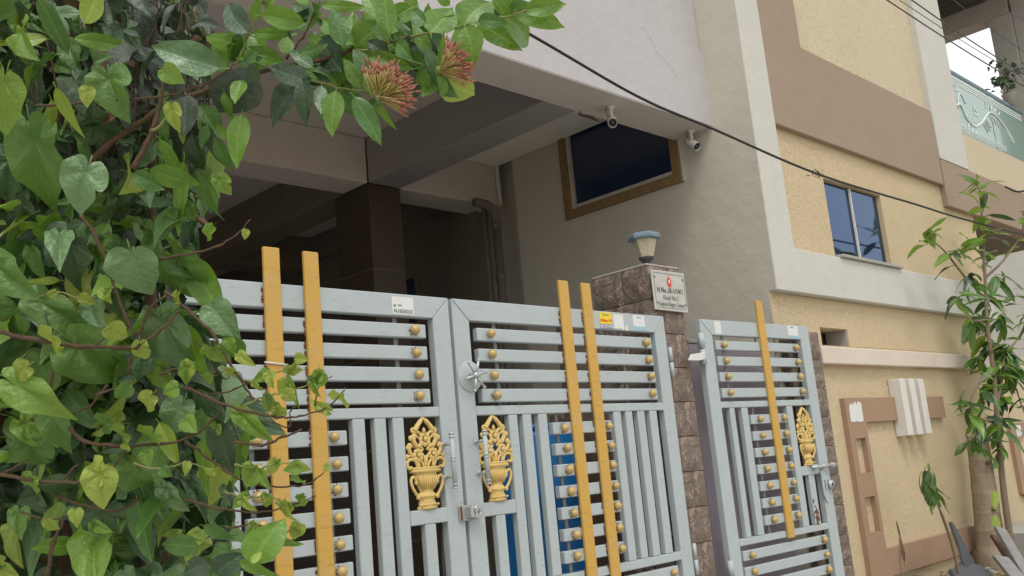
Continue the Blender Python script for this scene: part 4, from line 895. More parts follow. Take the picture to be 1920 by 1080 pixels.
# ---- climbing vine
VL = thing('climbing_vine', 'large heart leaved climbing vine filling the left side in front of the gate', 'vine', (.75, 1.2, .2)); reg(VL)
def branch(parent, pts, d, r0_, r1_, mat='stem', name='stem', dend=None):
    n_ = len(pts); P = [at(x, y, d+((dend or d)-d)*i/(n_-1)) for i, (x, y) in enumerate(pts)]; S_ = spline(P, 5); K = len(S_)
    # knots and slight wobble
    for i, p in enumerate(S_): p += Vector((rng.uniform(-1, 1), rng.uniform(-1, 1), rng.uniform(-1, 1)))*.0012
    rs = [(r0_+(r1_-r0_)*i/(K-1))*.78*(1.35 if i % 5 == 0 else rng.uniform(.9, 1.05)) for i in range(K)]
    mb = MB().tube(S_, rs, 7); off = parent.location; return part(name, mb, M[mat], parent, off=off)
SHOOT = []
H = [  # kind, tone, notch, tip, depth, width
 ('heart', 'fresh', (10, 155), (2, 268), 1.32, 1.15), ('heart', 'mid', (206, 148), (222, 238), 1.40, 1.15), ('heart', 'pale', (162, 322), (128, 412), 1.28, 1.55), ('heart', 'mid', (62, 262), (98, 442), 1.42, .8),
 ('lance', 'lime', (158, 44), (192, -22), 1.36, 2.0), ('lance', 'lime', (104, 163), (145, 258), 1.35, .6), ('heart', 'lime', (166, 170), (160, 206), 1.32, 1.1), ('heart', 'lime', (324, 205), (331, 256), 1.35, .85),
 ('heart', 'fresh', (312, 134), (350, 160), 1.33, 1.1), ('lance', 'pale', (415, 128), (288, 92), 1.38, 1.05), ('lance', 'dusty', (464, 128), (432, 238), 1.40, 1.9), ('lance', 'dusty', (348, 178), (352, 252), 1.44, 1.9),
 ('lance', 'mid', (410, 250), (372, 200), 1.5, 1.6), ('lance', 'mid', (72, -6), (132, 98), 1.42, .9), ('lance', 'fresh', (138, 72), (248, 86), 1.44, .8), ('lance', 'pale', (130, 90), (88, 2), 1.46, .9), ('heart', 'dusty', (262, 24), (264, 80), 1.62, 1.2), ('heart', 'dark', (45, 14), (40, 42), 1.5, 1.2),
 ('lance', 'mid', (250, 325), (305, 352), 1.40, 1.2), ('lance', 'fresh', (280, 318), (372, 350), 1.42, .9), ('heart', 'fresh', (413, 336), (432, 376), 1.42, 1.1), ('heart', 'dark', (130, 446), (124, 566), 1.46, 1.25), ('heart', 'pale', (248, 484), (276, 576), 1.36, 1.25),
 ('heart', 'mid', (336, 486), (408, 592), 1.48, 1.2), ('heart', 'mid', (-4, 500), (72, 566), 1.36, 1.3), ('heart', 'mid', (76, 566), (178, 630), 1.42, .85), ('heart', 'lime', (209, 614), (243, 638), 1.34, 1.0), ('heart', 'lime', (264, 648), (272, 692), 1.36, 1.0), ('heart', 'lime', (98, 632), (88, 676), 1.34, 1.4),
 ('heart', 'lime', (48, 690), (12, 716), 1.32, 1.5), ('heart', 'mid', (146, 650), (262, 742), 1.42, 1.0), ('heart', 'pale', (310, 604), (352, 742), 1.46, .85), ('heart', 'pale', (404, 584), (448, 644), 1.42, 1.0), ('heart', 'fresh', (32, 722), (136, 792), 1.34, .85), ('heart', 'mid', (94, 776), (132, 870), 1.40, .85),
 ('heart', 'lime', (190, 892), (146, 852), 1.34, 1.4), ('heart', 'lime', (188, 890), (191, 966), 1.33, 1.0), ('heart', 'mid', (240, 890), (302, 930), 1.38, 1.1), ('heart', 'dark', (198, 962), (192, 1048), 1.44, 1.45), ('lance', 'mid', (258, 938), (284, 1048), 1.44, .9), ('heart', 'pale', (312, 916), (356, 976), 1.42, 1.0),
 ('heart', 'pale', (338, 764), (300, 836), 1.46, 1.3), ('lance', 'dark', (402, 784), (438, 886), 1.40, 1.0), ('lance', 'fresh', (382, 822), (380, 922), 1.44, 1.0), ('heart', 'fresh', (456, 778), (520, 838), 1.40, .8), ('lance', 'fresh', (468, 800), (432, 930), 1.44, .5), ('lance', 'mid', (452, 850), (460, 922), 1.42, .7),
 ('lance', 'fresh', (476, 1058), (500, 968), 1.34, 1.9), ('lance', 'fresh', (512, 1012), (566, 1024), 1.36, .9), ('lance', 'lime', (472, 1056), (488, 1034), 1.32, 1.5), ('lance', 'mid', (372, 1024), (300, 1020), 1.42, 1.1), ('lance', 'dark', (345, 1076), (402, 1040), 1.40, 1.4), ('lance', 'dark', (405, 1078), (440, 1030), 1.42, 1.8), ('lance', 'fresh', (448, 1050), (520, 1078), 1.38, .7),
 ('lance', 'mid', (380, 985), (442, 1010), 1.40, .9), ('heart', 'mid', (30, 580), (10, 640), 1.5, 1.2), ('heart', 'mid', (60, 830), (70, 900), 1.45, 1.3), ('heart', 'fresh', (60, 898), (52, 940), 1.36, 1.4), ('heart', 'mid', (80, 690), (40, 770), 1.48, 1.1), ('heart', 'dark', (40, 380), (60, 440), 1.5, 1.2),
 ('heart', 'dark', (20, 300), (10, 400), 1.46, 1.3), ('heart', 'fresh', (500, 700), (470, 720), 1.4, 1.0), ('heart', 'mid', (440, 640), (450, 690), 1.42, .9), ('heart', 'fresh', (405, 655), (418, 700), 1.4, 1.1), ('heart', 'fresh', (430, 640), (438, 668), 1.4, 1.1), ('heart', 'lime', (452, 668), (478, 690), 1.38, .8), ('heart', 'lime', (540, 722), (524, 748), 1.38, 1.1),
 ('lance', 'fresh', (538, 700), (556, 765), 1.38, .5), ('heart', 'lime', (612, 768), (570, 752), 1.38, .8), ('heart', 'fresh', (505, 752), (530, 790), 1.38, .9), ('heart', 'lime', (520, 765), (532, 800), 1.38, .9), ('heart', 'lime', (640, 742), (628, 768), 1.38, .8), ('heart', 'fresh', (492, 890), (505, 920), 1.40, 1.2), ('heart', 'fresh', (560, 894), (566, 918), 1.4, .6),
 ('heart', 'lime', (614, 874), (606, 888), 1.4, .9), ('heart', 'fresh', (568, 930), (546, 942), 1.4, 1.0), ('heart', 'lime', (462, 434), (456, 452), 1.40, 1.0), ('heart', 'fresh', (395, 430), (372, 462), 1.42, .8), ('heart', 'lime', (336, 552), (328, 590), 1.38, .5), ('lance', 'fresh', (350, 485), (420, 580), 1.5, 1.3),
 ('heart', 'mid', (352, 386), (362, 420), 1.46, 1.3), ('heart', 'mid', (388, 340), (400, 440), 1.48, .6), ('heart', 'fresh', (405, 800), (390, 830), 1.4, 1.0), ('heart', 'fresh', (350, 790), (370, 815), 1.38, 1.2), ('heart', 'lime', (236, 836), (230, 850), 1.34, 1.2), ('heart', 'fresh', (232, 812), (216, 842), 1.37, 1.2), ('heart', 'mid', (200, 790), (170, 815), 1.4, 1.1), ('heart', 'fresh', (285, 812), (262, 838), 1.38, 1.2), ('heart', 'fresh', (275, 850), (280, 880), 1.38, 1.2), ('heart', 'mid', (215, 870), (250, 890), 1.4, 1.0),
]
for (kd, tn, b, t_, d, wd) in H:
    hero(VL, kd, tn, b, t_, d, None, rng.uniform(-.3, .3), rng.uniform(-.02, .05), wd)
for pts, d, ra, rb in ((((-30, 615), (60, 636), (150, 650), (258, 652)), 1.36, .0042, .0034), (((255, 652), (300, 620), (322, 600), (336, 582)), 1.36, .003, .0016), (((150, 405), (175, 435), (205, 510), (225, 570), (256, 632)), 1.40, .0034, .0028), (((240, 700), (258, 640), (280, 580), (312, 552)), 1.41, .003, .0024),
    (((-20, 888), (60, 900), (120, 905), (170, 900), (205, 882), (238, 842)), 1.36, .0038, .0018), (((130, 803), (160, 828), (215, 835), (300, 833), (365, 815), (400, 785), (416, 762)), 1.39, .0038, .0018), (((310, 545), (360, 590), (398, 625), (430, 680), (450, 710), (470, 742), (500, 760)), 1.39, .0032, .002),
    (((345, 725), (400, 750), (460, 770), (520, 782), (562, 780), (612, 764), (645, 730)), 1.38, .0032, .0012), (((350, 830), (385, 855), (420, 880), (470, 906), (550, 912), (590, 900), (615, 876)), 1.40, .003, .001), (((350, 936), (410, 954), (480, 960), (550, 948), (592, 928)), 1.40, .0026, .001), (((440, 830), (490, 834), (530, 820), (566, 804)), 1.38, .003, .002),
    (((300, 486), (360, 475), (410, 460), (444, 440), (470, 410)), 1.40, .0028, .001), (((-10, 712), (30, 690), (60, 655)), 1.36, .002, .0012), (((5, 890), (30, 875), (52, 862)), 1.36, .002, .0012), (((115, 905), (135, 880), (148, 872)), 1.36, .002, .0012), (((170, 655), (200, 630), (212, 615)), 1.36, .002, .0014), (((130, 780), (170, 760), (200, 722)), 1.42, .002, .002), (((100, 930), (160, 948), (220, 958), (260, 935)), 1.42, .0028, .002),
    (((60, 790), (85, 755), (98, 700)), 1.40, .004, .003), (((88, 1080), (100, 1020), (118, 975)), 1.40, .0045, .003), (((500, 790), (540, 800), (545, 770), (560, 760)), 1.38, .0016, .001), (((590, 760), (600, 720), (622, 705)), 1.38, .0016, .0008), (((370, 640), (420, 710), (438, 690)), 1.42, .0016, .001), (((395, 740), (440, 730), (500, 705)), 1.4, .002, .001)):
    branch(VL, pts, d, ra, rb)
# thin young shoots with small bright leaves reaching over the gate
for pts in (((430, 700), (470, 716), (510, 700), (545, 690), (560, 668)), ((455, 760), (500, 742), (540, 735), (590, 715), (604, 700)), ((440, 870), (480, 880), (520, 868), (556, 872)), ((420, 920), (460, 935), (500, 930), (540, 945), (570, 936)),
            ((430, 990), (480, 985), (525, 1000), (552, 990)), ((300, 700), (350, 690), (395, 705), (430, 690)), ((60, 560), (110, 548), (160, 560), (200, 545)), ((180, 740), (230, 728), (280, 745), (330, 730)), ((40, 960), (90, 975), (140, 965), (180, 985)), ((250, 870), (300, 880), (350, 868), (390, 880))):
    d_ = 1.36+rng.uniform(-.02, .05); branch(VL, pts, d_, .0022, .0008, rng.choice(['stem', 'gstem']))
    for q in range(1, len(pts)):
        for rr in range(rng.randint(1, 2)):
            bx_, by_ = pts[q][0]+rng.uniform(-8, 8), pts[q][1]+rng.uniform(-4, 4); a = rng.uniform(.2, 2.9); L_ = rng.uniform(22, 46)
            SHOOT.append((bx_, by_, bx_+L_*math.cos(a), by_+L_*math.sin(a), d_-.01))
for (x0, y0, x1, y1, d_) in SHOOT: hero(VL, 'heart', rng.choice(['lime', 'lime', 'fresh', 'fresh', 'mid']), (x0, y0), (x1, y1), d_, None, rng.uniform(-.9, .9), rng.uniform(-.01, .02), rng.uniform(.7, 1.15))
# body of the vine: leaves through a deep volume
EDGE = [ # right outline of the plant mass
 (-60, 385), (0, 392), (60, 400), (120, 398), (200, 400), (260, 418), (330, 415), (400, 400), (470, 372), (520, 335), (580, 385), (640, 425), (700, 445), (760, 455), (840, 450), (900, 440), (960, 455), (1080, 510), (1200, 540)]
def edge(y):
    for (a, b), (c, d) in zip(EDGE, EDGE[1:]):
        if y <= c: return b+(d-b)*(y-a)/(c-a)
    return 500
cand = []
while len(cand) < 3300:
    py = rng.uniform(-90, 1170); px = rng.uniform(-140, 430); d = 1.44+1.25*rng.random()**.9
    if px > edge(py)-18-25*(d-1.4)*rng.random(): continue
    dark_zone = px > 190 and py < 250
    s = (rng.uniform(.03, .072) if rng.random() < .82 else rng.uniform(.07, .10))*(1 if d < 1.7 else 1.15)*(.85 if dark_zone else 1)
    cand.append((d, px, py, s))
cand.sort(); bk = Stuff(); cnt = 0
NIND = 300-len(H)-len(SHOOT)-3
for d, px, py, s in cand:
    B = at(px, py, d); tipd = (Vector((rng.gauss(0, .7), rng.gauss(0, .7), -1+rng.uniform(-.1, 1.1)))-fw*.25).normalized()
    # overhead canopy/outside leaves face out and up
    nrm = (TOCAM*rng.uniform(.1, 1.0)+Vector((rng.gauss(0, .6), rng.gauss(0, .6), rng.uniform(.0, 1.2)))).normalized()
    x = rng.random()
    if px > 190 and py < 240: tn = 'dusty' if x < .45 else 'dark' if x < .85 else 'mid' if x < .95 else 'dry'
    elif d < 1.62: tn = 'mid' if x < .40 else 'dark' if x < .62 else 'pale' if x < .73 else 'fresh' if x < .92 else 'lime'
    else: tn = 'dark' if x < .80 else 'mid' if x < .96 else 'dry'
    kd = 'lance' if rng.random() < .22 else 'heart'
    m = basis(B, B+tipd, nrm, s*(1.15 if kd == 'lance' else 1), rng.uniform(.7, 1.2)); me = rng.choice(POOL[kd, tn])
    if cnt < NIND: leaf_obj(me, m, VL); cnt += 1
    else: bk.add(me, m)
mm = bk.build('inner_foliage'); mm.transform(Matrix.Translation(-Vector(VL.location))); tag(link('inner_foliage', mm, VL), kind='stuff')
# woody stems to the ground and hanging dead tendrils
for k in range(9):
    px = rng.uniform(-60, 330); d = rng.uniform(1.6, 2.3); P = at(px, 900, d); top = at(px+rng.uniform(-60, 60), rng.uniform(-60, 200), d+rng.uniform(-.1, .2))
    mb = MB(); mb.tube(spline([(P.x*.9, P.y*.95, .2), P, (P+top)/2+Vector((rng.uniform(-.06, .06), rng.uniform(-.06, .06), 0)), top], 6), [.011]*12+[.007]*7, 7); part('stem', mb, M['stem'], VL, off=VL.location)
td = MB()
for k in range(150):
    px = rng.uniform(60, 395); py = rng.uniform(-60, 260); d = rng.uniform(1.55, 2.1)
    if px > edge(py)-8: continue
    a = at(px, py, d); td.tube(spline([a, a+Vector((rng.uniform(-.02, .02), rng.uniform(-.02, .02), -.07)), a+Vector((rng.uniform(-.03, .03), rng.uniform(-.03, .03), -.16))], 3), .0016, 4)
o = part('dead_tendrils', td, M['stem'], VL, off=VL.location); o['kind'] = 'stuff'

# ---- ixora branch with flower heads
IX = thing('flowering_shrub_branch', 'flowering shrub branch with two pink orange flower heads reaching over the top', 'shrub', (.9, 1.1, .2)); reg(IX)
z4 = lambda x, y: (400+x/3, y/3)
def b4(pts, d, ra, rb, mat='gstem', dend=None): branch(IX, [z4(*p) for p in pts], d, ra, rb, mat, 'stem', dend)
branch(IX, [(150, 330), (195, 278), (290, 212), (360, 180), (440, 150), (517, 127), (600, 112), (665, 92)], 1.46, .0065, .0035, 'stem')
b4([(790, 272), (960, 240), (1130, 205), (1290, 172), (1400, 150), (1520, 118), (1640, 95), (1760, 55)], 1.46, .0030, .0016, 'gstem', 1.4)
b4([(340, 385), (470, 425), (560, 455), (720, 500), (850, 520), (935, 548)], 1.45, .0028, .0018)
b4([(800, 280), (920, 292), (1050, 325), (1180, 370), (1270, 412)], 1.44, .0026, .0018)
b4([(90, 420), (150, 320), (200, 200), (240, 100), (260, 40)], 1.44, .0026, .0014, 'gstem'); b4([(410, 335), (500, 210), (555, 100), (600, 10)], 1.46, .0026, .0016, 'stem'); b4([(800, 262), (860, 215), (940, 170), (1040, 105), (1120, 30)], 1.46, .0026, .0016)
branch(IX, [(68, 198), (110, 197), (155, 192), (220, 186), (300, 181), (380, 160), (440, 122)], 1.40, .0028, .0018, 'stem')
branch(IX, [(250, 315), (275, 270), (292, 228), (302, 190), (305, 150)], 1.40, .006, .003, 'stem')
branch(IX, [(285, 245), (305, 232), (318, 210)], 1.39, .003, .002, 'gstem')
HI = [('dark', 200, 190, 20, 20, .9), ('fresh', 235, 115, 222, 10, 1.0), ('fresh', 265, 85, 490, 118, .9), ('mid', 215, 185, 440, 200, .7), ('mid', 100, 245, -10, 195, 1.2), ('pale', 560, 100, 468, 20, .8), ('mid', 600, 25, 822, 50, .7), ('mid', 600, 40, 540, 110, 1.3), ('dusty', 440, 240, 400, 160, .8),
 ('mid', 400, 300, 420, 215, 1.6), ('mid', 395, 352, 190, 290, .8), ('fresh', 370, 350, 165, 318, .6), ('pale', 190, 330, 270, 335, .9), ('mid', 790, 250, 600, 110, .9), ('fresh', 800, 262, 930, 100, 1.5), ('mid', 780, 262, 700, 160, 1.6), ('fresh', 790, 250, 770, 90, 1.0), ('dark', 720, 250, 600, 110, .7),
 ('mid', 985, 240, 880, -40, 1.0), ('fresh', 990, 200, 950, -20, 1.1), ('mid', 1010, 110, 1110, 30, 1.6), ('mid', 1225, 185, 1310, 50, 1.7), ('fresh', 1215, 180, 1330, 90, .8), ('mid', 1205, 170, 1200, 40, 1.0), ('fresh', 1410, 140, 1500, -40, 1.7), ('fresh', 1418, 150, 1495, 320, 1.5), ('mid', 1480, 120, 1708, 242, 1.1),
 ('mid', 1490, 120, 1620, 95, 1.0), ('mid', 1625, 92, 1826, 170, 1.4), ('fresh', 1640, 80, 1710, -10, 1.4), ('fresh', 1640, 85, 1580, -30, 1.2), ('fresh', 1700, 70, 1930, 80, 1.0), ('fresh', 1750, 60, 1950, 20, .9), ('mid', 1660, 60, 1800, 20, 1.2), ('dark', 550, 458, 332, 396, 1.0), ('fresh', 560, 462, 400, 410, .4),
 ('pale', 560, 380, 450, 285, 1.1), ('pale', 665, 420, 535, 250, .9), ('fresh', 705, 490, 495, 372, .7), ('fresh', 835, 485, 725, 360, 1.0), ('pale', 870, 395, 798, 290, 1.1), ('fresh', 930, 545, 855, 400, 1.5), ('pale', 610, 480, 590, 615, 1.0), ('mid', 690, 510, 650, 718, .9), ('mid', 700, 505, 770, 640, 1.0), ('mid', 790, 540, 936, 768, .9),
 ('mid', 900, 560, 1002, 708, .6), ('dark', 440, 440, 380, 650, 1.0), ('dark', 500, 440, 530, 655, .9), ('dry', 690, 560, 600, 625, .8), ('dark', 985, 300, 880, 245, 1.3), ('dark', 1070, 350, 1112, 545, 1.3), ('fresh', 1140, 390, 1200, 500, 1.1), ('mid', 1225, 320, 1110, 140, .7), ('pale', 1250, 405, 1185, 268, .9), ('fresh', 1272, 405, 1290, 200, .35),
 ('mid', 1260, 420, 1340, 565, .5), ('lime', 1285, 440, 1450, 545, 1.4), ('fresh', 1262, 450, 1195, 535, 1.0), ('mid', 1200, 372, 1020, 310, .7), ('mid', 730, 260, 690, 60, .9), ('mid', 930, 90, 1040, 110, 1.0), ('mid', 1030, 240, 1100, 290, 1.2), ('dark', 1060, 220, 1130, 300, 1.1), ('fresh', 870, 310, 1090, 370, .6),
 ('mid', 640, 300, 560, 200, 1.2), ('fresh', 660, 190, 640, 110, .9), ('mid', 250, 290, 160, 380, .9), ('dark', 240, 470, 200, 380, 1.5), ('mid', 160, 450, 130, 560, 1.1), ('fresh', 60, 520, 90, 660, .8), ('mid', 160, 640, 110, 890, .8), ('mid', 10, 790, 90, 940, .7), ('mid', -30, 700, -60, 820, .9), ('fresh', 20, 690, 100, 820, .5), ('mid', 480, 300, 620, 270, 1.0), ('mid', 1120, 60, 1190, 120, 1.0), ('mid', 1060, 120, 1000, 40, 1.1), ('fresh', 1330, 30, 1260, -30, 1.0), ('mid', 1150, 20, 1060, -20, 1.2), ('fresh', 1400, 0, 1340, -60, 1.0), ('mid', 540, 20, 470, -60, .9), ('fresh', 300, 60, 330, -40, .8), ('mid', 940, 540, 880, 620, .7)]
for tn, x0, y0, x1, y1, wd in HI:
    if tn == 'mid' and rng.random() < .45: tn = 'fresh'
    hero(IX, 'lance', tn, z4(x0, y0), z4(x1, y1), 1.42+rng.uniform(-.03, .06), None, rng.uniform(-.35, .35), rng.uniform(-.03, .05), wd*1.02)
for (px, py, tx, ty, tn, wd) in ((300, 262, 342, 330, 'fresh', .7), (345, 300, 330, 420, 'fresh', .6), (380, 230, 410, 300, 'dark', .8), (400, 255, 432, 312, 'mid', .6), (360, 250, 380, 330, 'dark', .9), (420, 150, 412, 205, 'fresh', .8), (300, 190, 312, 262, 'mid', .9), (330, 220, 352, 268, 'lime', .5)):
    hero(IX, 'lance', tn, (px, py), (tx, ty), 1.44, None, None, .02, wd)
for k in range(75):
    sx_, sy_ = rng.choice([(1000, 250), (700, 330), (1100, 210), (850, 300), (1350, 165), (450, 420), (620, 470), (760, 500), (1180, 365), (560, 100), (210, 200), (940, 170), (1560, 110), (800, 180), (640, 250), (1050, 120)])
    sx_ += rng.gauss(0, 55); sy_ += rng.gauss(0, 30); a = rng.uniform(0, 6.283); L_ = rng.uniform(120, 210)
    hero(IX, 'lance', rng.choice(['mid', 'mid', 'dark', 'fresh', 'pale', 'fresh']), z4(sx_, sy_), z4(sx_+L_*math.cos(a), sy_+L_*math.sin(a)*.8+40), 1.46+rng.uniform(0, .10), None, rng.uniform(-.6, .6), rng.uniform(-.05, .05), rng.uniform(.7, 1.2))
def flower_head(base, d, a0, a1, Lpx, n):
    Fh = link('flower_head', None, IX); B = at(*base, d); Fh.location = B-Vector(IX.location)
    st_ = MB(); tp = MB(); L = Lpx/F*d
    for k in range(n):
        a = R(a0+(a1-a0)*rng.random()); el = rng.gauss(0, .42)
        dr = (rt*math.cos(a)*math.cos(el)+up*math.sin(a)*math.cos(el)-fw*math.sin(el)).normalized(); ln = L*rng.uniform(.78, 1.06); bow = Vector((0, 0, rng.uniform(-.03, .05)))*L
        o_ = Vector((rng.gauss(0, .003), rng.gauss(0, .003), rng.gauss(0, .003)))
        st_.tube([o_, o_+dr*ln*.45+bow, o_+dr*ln*.78+bow], [.0008, .0010, .0013], 5); tp.tube([o_+dr*ln*.78+bow, o_+dr*ln*.88+bow, o_+dr*ln+bow*1.1], [.0010, .0014, .0006], 6)
    part('floret_tubes', st_, M['bud'], Fh)['kind'] = 'stuff'; part('bud_tips', tp, M['pink'], Fh)['kind'] = 'stuff'
    for k in range(5): part('bract', MB().ball((rng.gauss(0, .003), rng.gauss(0, .003), rng.gauss(0, .003)), .005, .005, .006, 7, 5), M['gstem'], Fh)
flower_head((711, 181), 1.40, -32, 118, 68, 190); flower_head((828, 132), 1.40, -22, 84, 60, 150); flower_head((492, 2), 1.44, -10, 150, 26, 40)

# ------------------------------------------------------------------ young mango tree, palm stump, sapling
def on(px, py, Y): return onY(px, py, Y)
MT = thing('young_mango_tree', 'young mango tree with long drooping leaves before the yellow wall', 'tree', (9.72, 3.42, .3)); reg(MT)
YT = 3.42
tr = [(1890, 1000), (1883, 930), (1874, 840), (1868, 760), (1862, 690), (1852, 620), (1848, 540), (1844, 470), (1842, 420), (1838, 370), (1836, 350)]
P = [on(x, y, YT) for x, y in tr]; P[0].z = .25; S_ = spline(P, 3); K = len(S_); part('trunk', MB().tube(S_, [.026*(1-i/K)+.006 for i in range(K)], 9), M['twig'], MT, off=MT.location)
lims = [((1848, 560), (1810, 520), (1770, 470), (1740, 445)), ((1848, 520), (1880, 490), (1915, 440), (1918, 410)), ((1852, 640), (1880, 660), (1905, 640), (1925, 600)), ((1862, 700), (1835, 720), (1818, 755)), ((1866, 780), (1880, 700), (1884, 660)), ((1850, 600), (1820, 600), (1800, 560)), ((1862, 700), (1900, 720), (1915, 760)), ((1866, 790), (1840, 790), (1826, 830)), ((1866, 800), (1872, 840), (1878, 800)), ((1845, 480), (1818, 460), (1800, 470))]
nodes = []
for L in lims:
    pp = [on(x, y, YT+rng.uniform(-.12, .12)*(i > 0)) for i, (x, y) in enumerate(L)]; q = spline(pp, 3); part('limb', MB().tube(q, [.011*(1-i/len(q))+.004 for i in range(len(q))], 6), M['twig'], MT, off=MT.location); nodes += [(q[-1], 8), (q[len(q)//2], 4)]
for x, y, n_ in ((1838, 352, 11), (1842, 395, 8), (1845, 440, 7), (1848, 490, 9), (1822, 530, 8), (1872, 520, 9), (1850, 560, 10), (1825, 600, 9), (1880, 600, 12), (1855, 640, 12), (1890, 650, 12), (1838, 680, 9), (1870, 690, 12), (1900, 690, 9), (1850, 730, 9), (1880, 740, 9), (1846, 775, 8), (1868, 790, 8), (1905, 560, 8), (1866, 825, 4)): nodes.append((on(x, y, YT+rng.uniform(-.15, .15)), n_))
cntm = 0
for c, n_ in nodes:
    for k in range(n_):
        if cntm >= 296: break
        a = rng.uniform(0, 6.283); hgt = c.z; droop = rng.uniform(-1.3, .15) if c.z < 3.3 else rng.uniform(-.5, .9)
        dr = Vector((math.cos(a), math.sin(a), droop)).normalized(); tn = 'fresh' if (c.z > 3.3 and rng.random() < .6) else rng.choice(['mid', 'mid', 'fresh', 'dark'])
        L_m = rng.uniform(.17, .31) if c.z < 3.9 else rng.uniform(.18, .28)
        B = c+Vector((rng.gauss(0, .02), rng.gauss(0, .02), rng.gauss(0, .05)))
        leaf_obj(rng.choice(POOL['mango', tn]), basis(B, B+dr, Vector((rng.gauss(-.2, .4), rng.gauss(-.4, .4), 1)), L_m, rng.uniform(.85, 1.2)), MT); cntm += 1
for (b, t_) in (((1866, 920), (1860, 955)), ((1866, 965), (1866, 980))): leaf_obj(POOL['mango', 'lime'][2], basis(on(*b, YT-.03), on(*t_, YT-.03), TOCAM, .2, 1.3), MT)

PS = thing('palm_stump', 'ringed pale cut palm trunk standing in front of the yellow wall', 'stump', (9.60, 3.60, .2))
b0, b1 = on(1862, 1062, 3.60), on(1832, 822, 3.60); o_ = PS.location
mb = MB(); K = 26; pts = []; rs = []
for i in range(K+1):
    t = i/K; p = b0.lerp(b1, t)+Vector((.015*math.sin(t*3), 0, 0)); pts.append(p-o_); rs.append(.132-.036*t+(.0035 if i % 4 == 0 else 0)+.014*(t < .08))
pts[0].z -= .12; mb.tube(pts, rs, 22); part('trunk', mb, M['palm'], PS)
mb = MB(); e = pts[-1]
for k in range(22):
    a = 2*math.pi*k/22; mb.tube([e+Vector((.085*math.cos(a), .085*math.sin(a), -.01)), e+Vector((.095*math.cos(a), .092*math.sin(a), rng.uniform(.0, .05)))], [.012, .003], 4)
part('torn_rim', mb, M['twig'], PS); part('cut_top', MB().tube([e+Vector((0, 0, .0)), e+Vector((0, 0, .012))], .085, 18), M['gstem'], PS)
for z_ in (.55, 1.0): part('scar', MB().ball(b0.lerp(b1, z_/1.25)-o_+Vector((-.07, -.10, 0)), .03, .02, .02, 8, 5), M['stem'], PS)

SP = thing('wilted_sapling', 'thin stick sapling with a bunch of wilted drooping green leaves', 'sapling', (8.6, 3.35, .25)); reg(SP)
st = [(1800, 1082), (1790, 1040), (1775, 990), (1762, 955), (1752, 930), (1744, 900), (1742, 870)]; P = [on(x, y, 3.35) for x, y in st]; P[0].z = .22
part('stem', MB().tube(spline(P, 4), [.012]*12+[.008]*13, 7), M['twig'], SP, off=SP.location)
for k in range(26):
    px, py = 1730+rng.uniform(-4, 20), 885+rng.uniform(-6, 34); B = on(px, py, 3.35+rng.uniform(-.06, .06)); dr = Vector((rng.gauss(.15, .2), rng.gauss(0, .2), -1))
    leaf_obj(rng.choice(POOL['mango', rng.choice(['mid', 'dark', 'mid'])]), basis(B, B+dr, Vector((rng.gauss(0, 1), rng.gauss(-.5, 1), .1)), rng.uniform(.16, .28), .8), SP)
leaf_obj(POOL['mango', 'lime'][1], basis(on(1742, 884, 3.35), on(1741, 862, 3.35), TOCAM, .12, 1), SP)
ds = thing('dry_stick', 'dry upright stick with a folded brown leaf beside the wicket gate', 'stick', (7.6, 3.3, .2)); P = [on(1688, 1085, 3.3), on(1688, 1050, 3.3), on(1687, 1003, 3.3)]; P[0].z = .2
reg(ds); part('stick', MB().tube(spline(P, 4), .006, 6), M['twig'], ds, off=ds.location); leaf_obj(POOL['lance', 'dry'][0], basis(P[2]-Vector((0, 0, .2)), P[2]+Vector((0, 0, .1)), TOCAM, .30, .35), ds)

# rubble
def slab(name, label, c, size, rot, mat, seed, grp=None):
    r = random.Random(seed); t = bpy.data.objects.new('x', None)
    mb = MB(); n_ = r.choice([5, 6]); a0 = r.uniform(0, 6); poly = [(size[0]*.5*math.cos(a0+2*math.pi*k/n_+r.uniform(-.2, .2)), size[1]*.5*math.sin(a0+2*math.pi*k/n_+r.uniform(-.2, .2))) for k in range(n_)]
    mb.prism(poly, -size[2]/2, size[2]/2, 'z'); o = link(name, mb.mesh(name, mat)); bev(o, .006); o.location = c; o.rotation_euler = rot; return tag(o, label, 'stone', grp)
c = on(1812, 1035, 3.45); c1 = on(1806, 968, 3.55)
mb = MB(); mb.prism([(-.14, -.22), (.16, -.25), (.15, -.02), (.11, .06), (.07, .22), (.045, .31), (-.01, .33), (-.035, .22), (-.06, .10), (-.10, .04), (-.15, -.08)], -.015, .015); o = link('granite_offcut', mb.mesh('granite_offcut', M['darkslab'])); bev(o, .005); o.location = on(1812, 1050, 3.42); o.rotation_euler = (R(-14), R(0), R(6)); tag(o, 'dark grey broken granite offcut with an upright spike beside the palm stump', 'stone')
mb = MB(); mb.prism([(-.26, -.14), (.34, -.12), (.38, .02), (.22, .10), (.05, .13), (-.10, .08), (-.2, .10), (-.29, .02)], -.02, .02); o = link('granite_offcut', mb.mesh('granite_offcut', M['darkslab'])); o.location = on(1815, 1078, 3.35); o.rotation_euler = (R(-50), R(0), R(3)); bev(o, .005); tag(o, 'dark granite piece lying flat at the foot of the palm stump', 'stone')
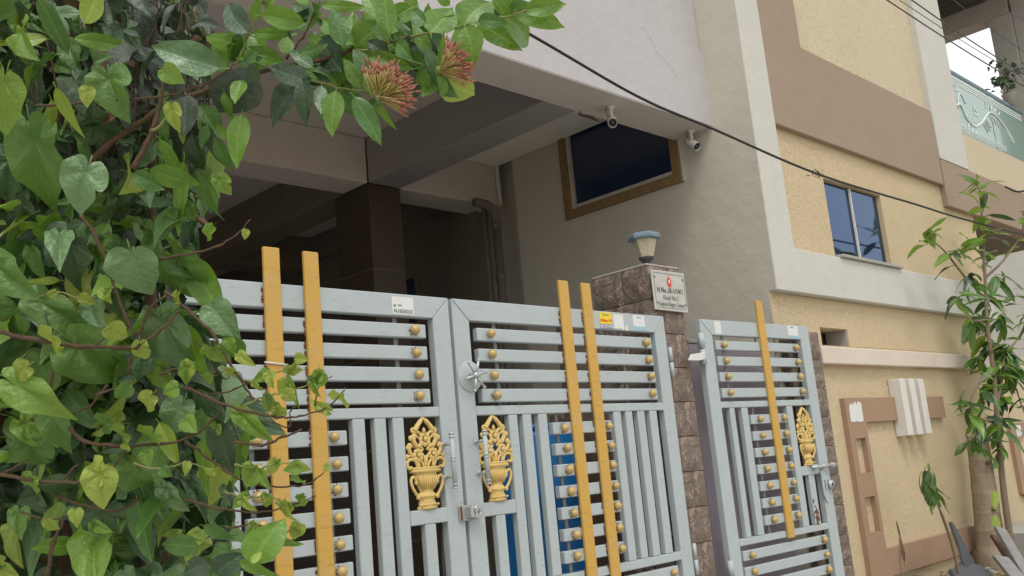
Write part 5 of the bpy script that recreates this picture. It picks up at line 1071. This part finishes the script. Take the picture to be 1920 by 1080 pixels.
for i, (a, b, y, wd, lb) in enumerate((((1874, 990), (1935, 1095), 3.30, .09, 'long pale stone slab leaning diagonally, upper of the leaning slabs'), ((1876, 1045), (1920, 1100), 3.24, .12, 'short pale stone slab leaning at the lower right corner'), ((1868, 1005), (1925, 1095), 3.38, .10, 'brown edged stone strip wedged between the leaning slabs'))):
    A, B = on(*a, y), on(*b, y-.25); dr = B-A; L = dr.length; mb = MB(); mb.prism([(-.02, -wd/2), (L, -wd*.45), (L*1.02, wd*.5), (.03, wd*.45)], -.022, .022, 'z')
    o = link('stone_slab', mb.mesh('stone_slab', M['paleslab'] if i < 2 else M['board'])); bev(o, .006)
    x = dr.normalized(); zz = (Vector((-.25, -.3, 1))).normalized(); yv = zz.cross(x).normalized(); zz = x.cross(yv); o.matrix_world = Matrix(((x.x, yv.x, zz.x, A.x), (x.y, yv.y, zz.y, A.y), (x.z, yv.z, zz.z, A.z), (0, 0, 0, 1))); tag(o, lb, 'stone')
rb = MB()
for k in range(170):
    x = rng.uniform(7.4, 11); y = rng.uniform(3.0, 3.8); s = rng.uniform(.008, .04); rb.ball((x, y, .2+.12*((y-2.6)/1.2)+s*.3), s, s*rng.uniform(.6, 1.2), s*.6, 6, 4)
tag(link('rubble', rb.mesh('rubble', M['concrete'])), 'small rubble stones scattered on the soil by the yellow wall', 'rubble', kind='stuff')
bank = MB(); bank.box(9.95, 13.4, 2.9, 3.79, .2, .55); tag(link('concrete_plinth', bank.mesh('concrete_plinth', M['concrete'])), 'pale rough concrete plinth behind the slabs at the foot of the wall', 'plinth')

# potted plant on the balcony parapet
BP = thing('balcony_plant', 'small leafy potted plant standing on the balcony corner', 'plant', (13.75, 3.80, 5.83)); reg(BP)
part('pot', MB().lathe([(.06, 0), (.09, .14), (.10, .15)], n=14), M['concrete'], BP); part('stem', MB().tube([(0, 0, .1), (-.02, 0, .36), (-.05, 0, .5)], .014, 6), M['twig'], BP)
for k in range(60):
    B = Vector((13.72+rng.gauss(0, .12), 3.80+rng.gauss(0, .1), 6.25+rng.gauss(0, .1))); leaf_obj(rng.choice(POOL['heart', 'dark']), basis(B, B+Vector((rng.gauss(0, 1), rng.gauss(0, 1), rng.gauss(0, 1))), Vector((rng.gauss(0, 1), rng.gauss(0, 1), 1)), rng.uniform(.05, .09)), BP)
# hedge of green beyond the porch, seen through the mango crown
bpy.context.view_layer.update()
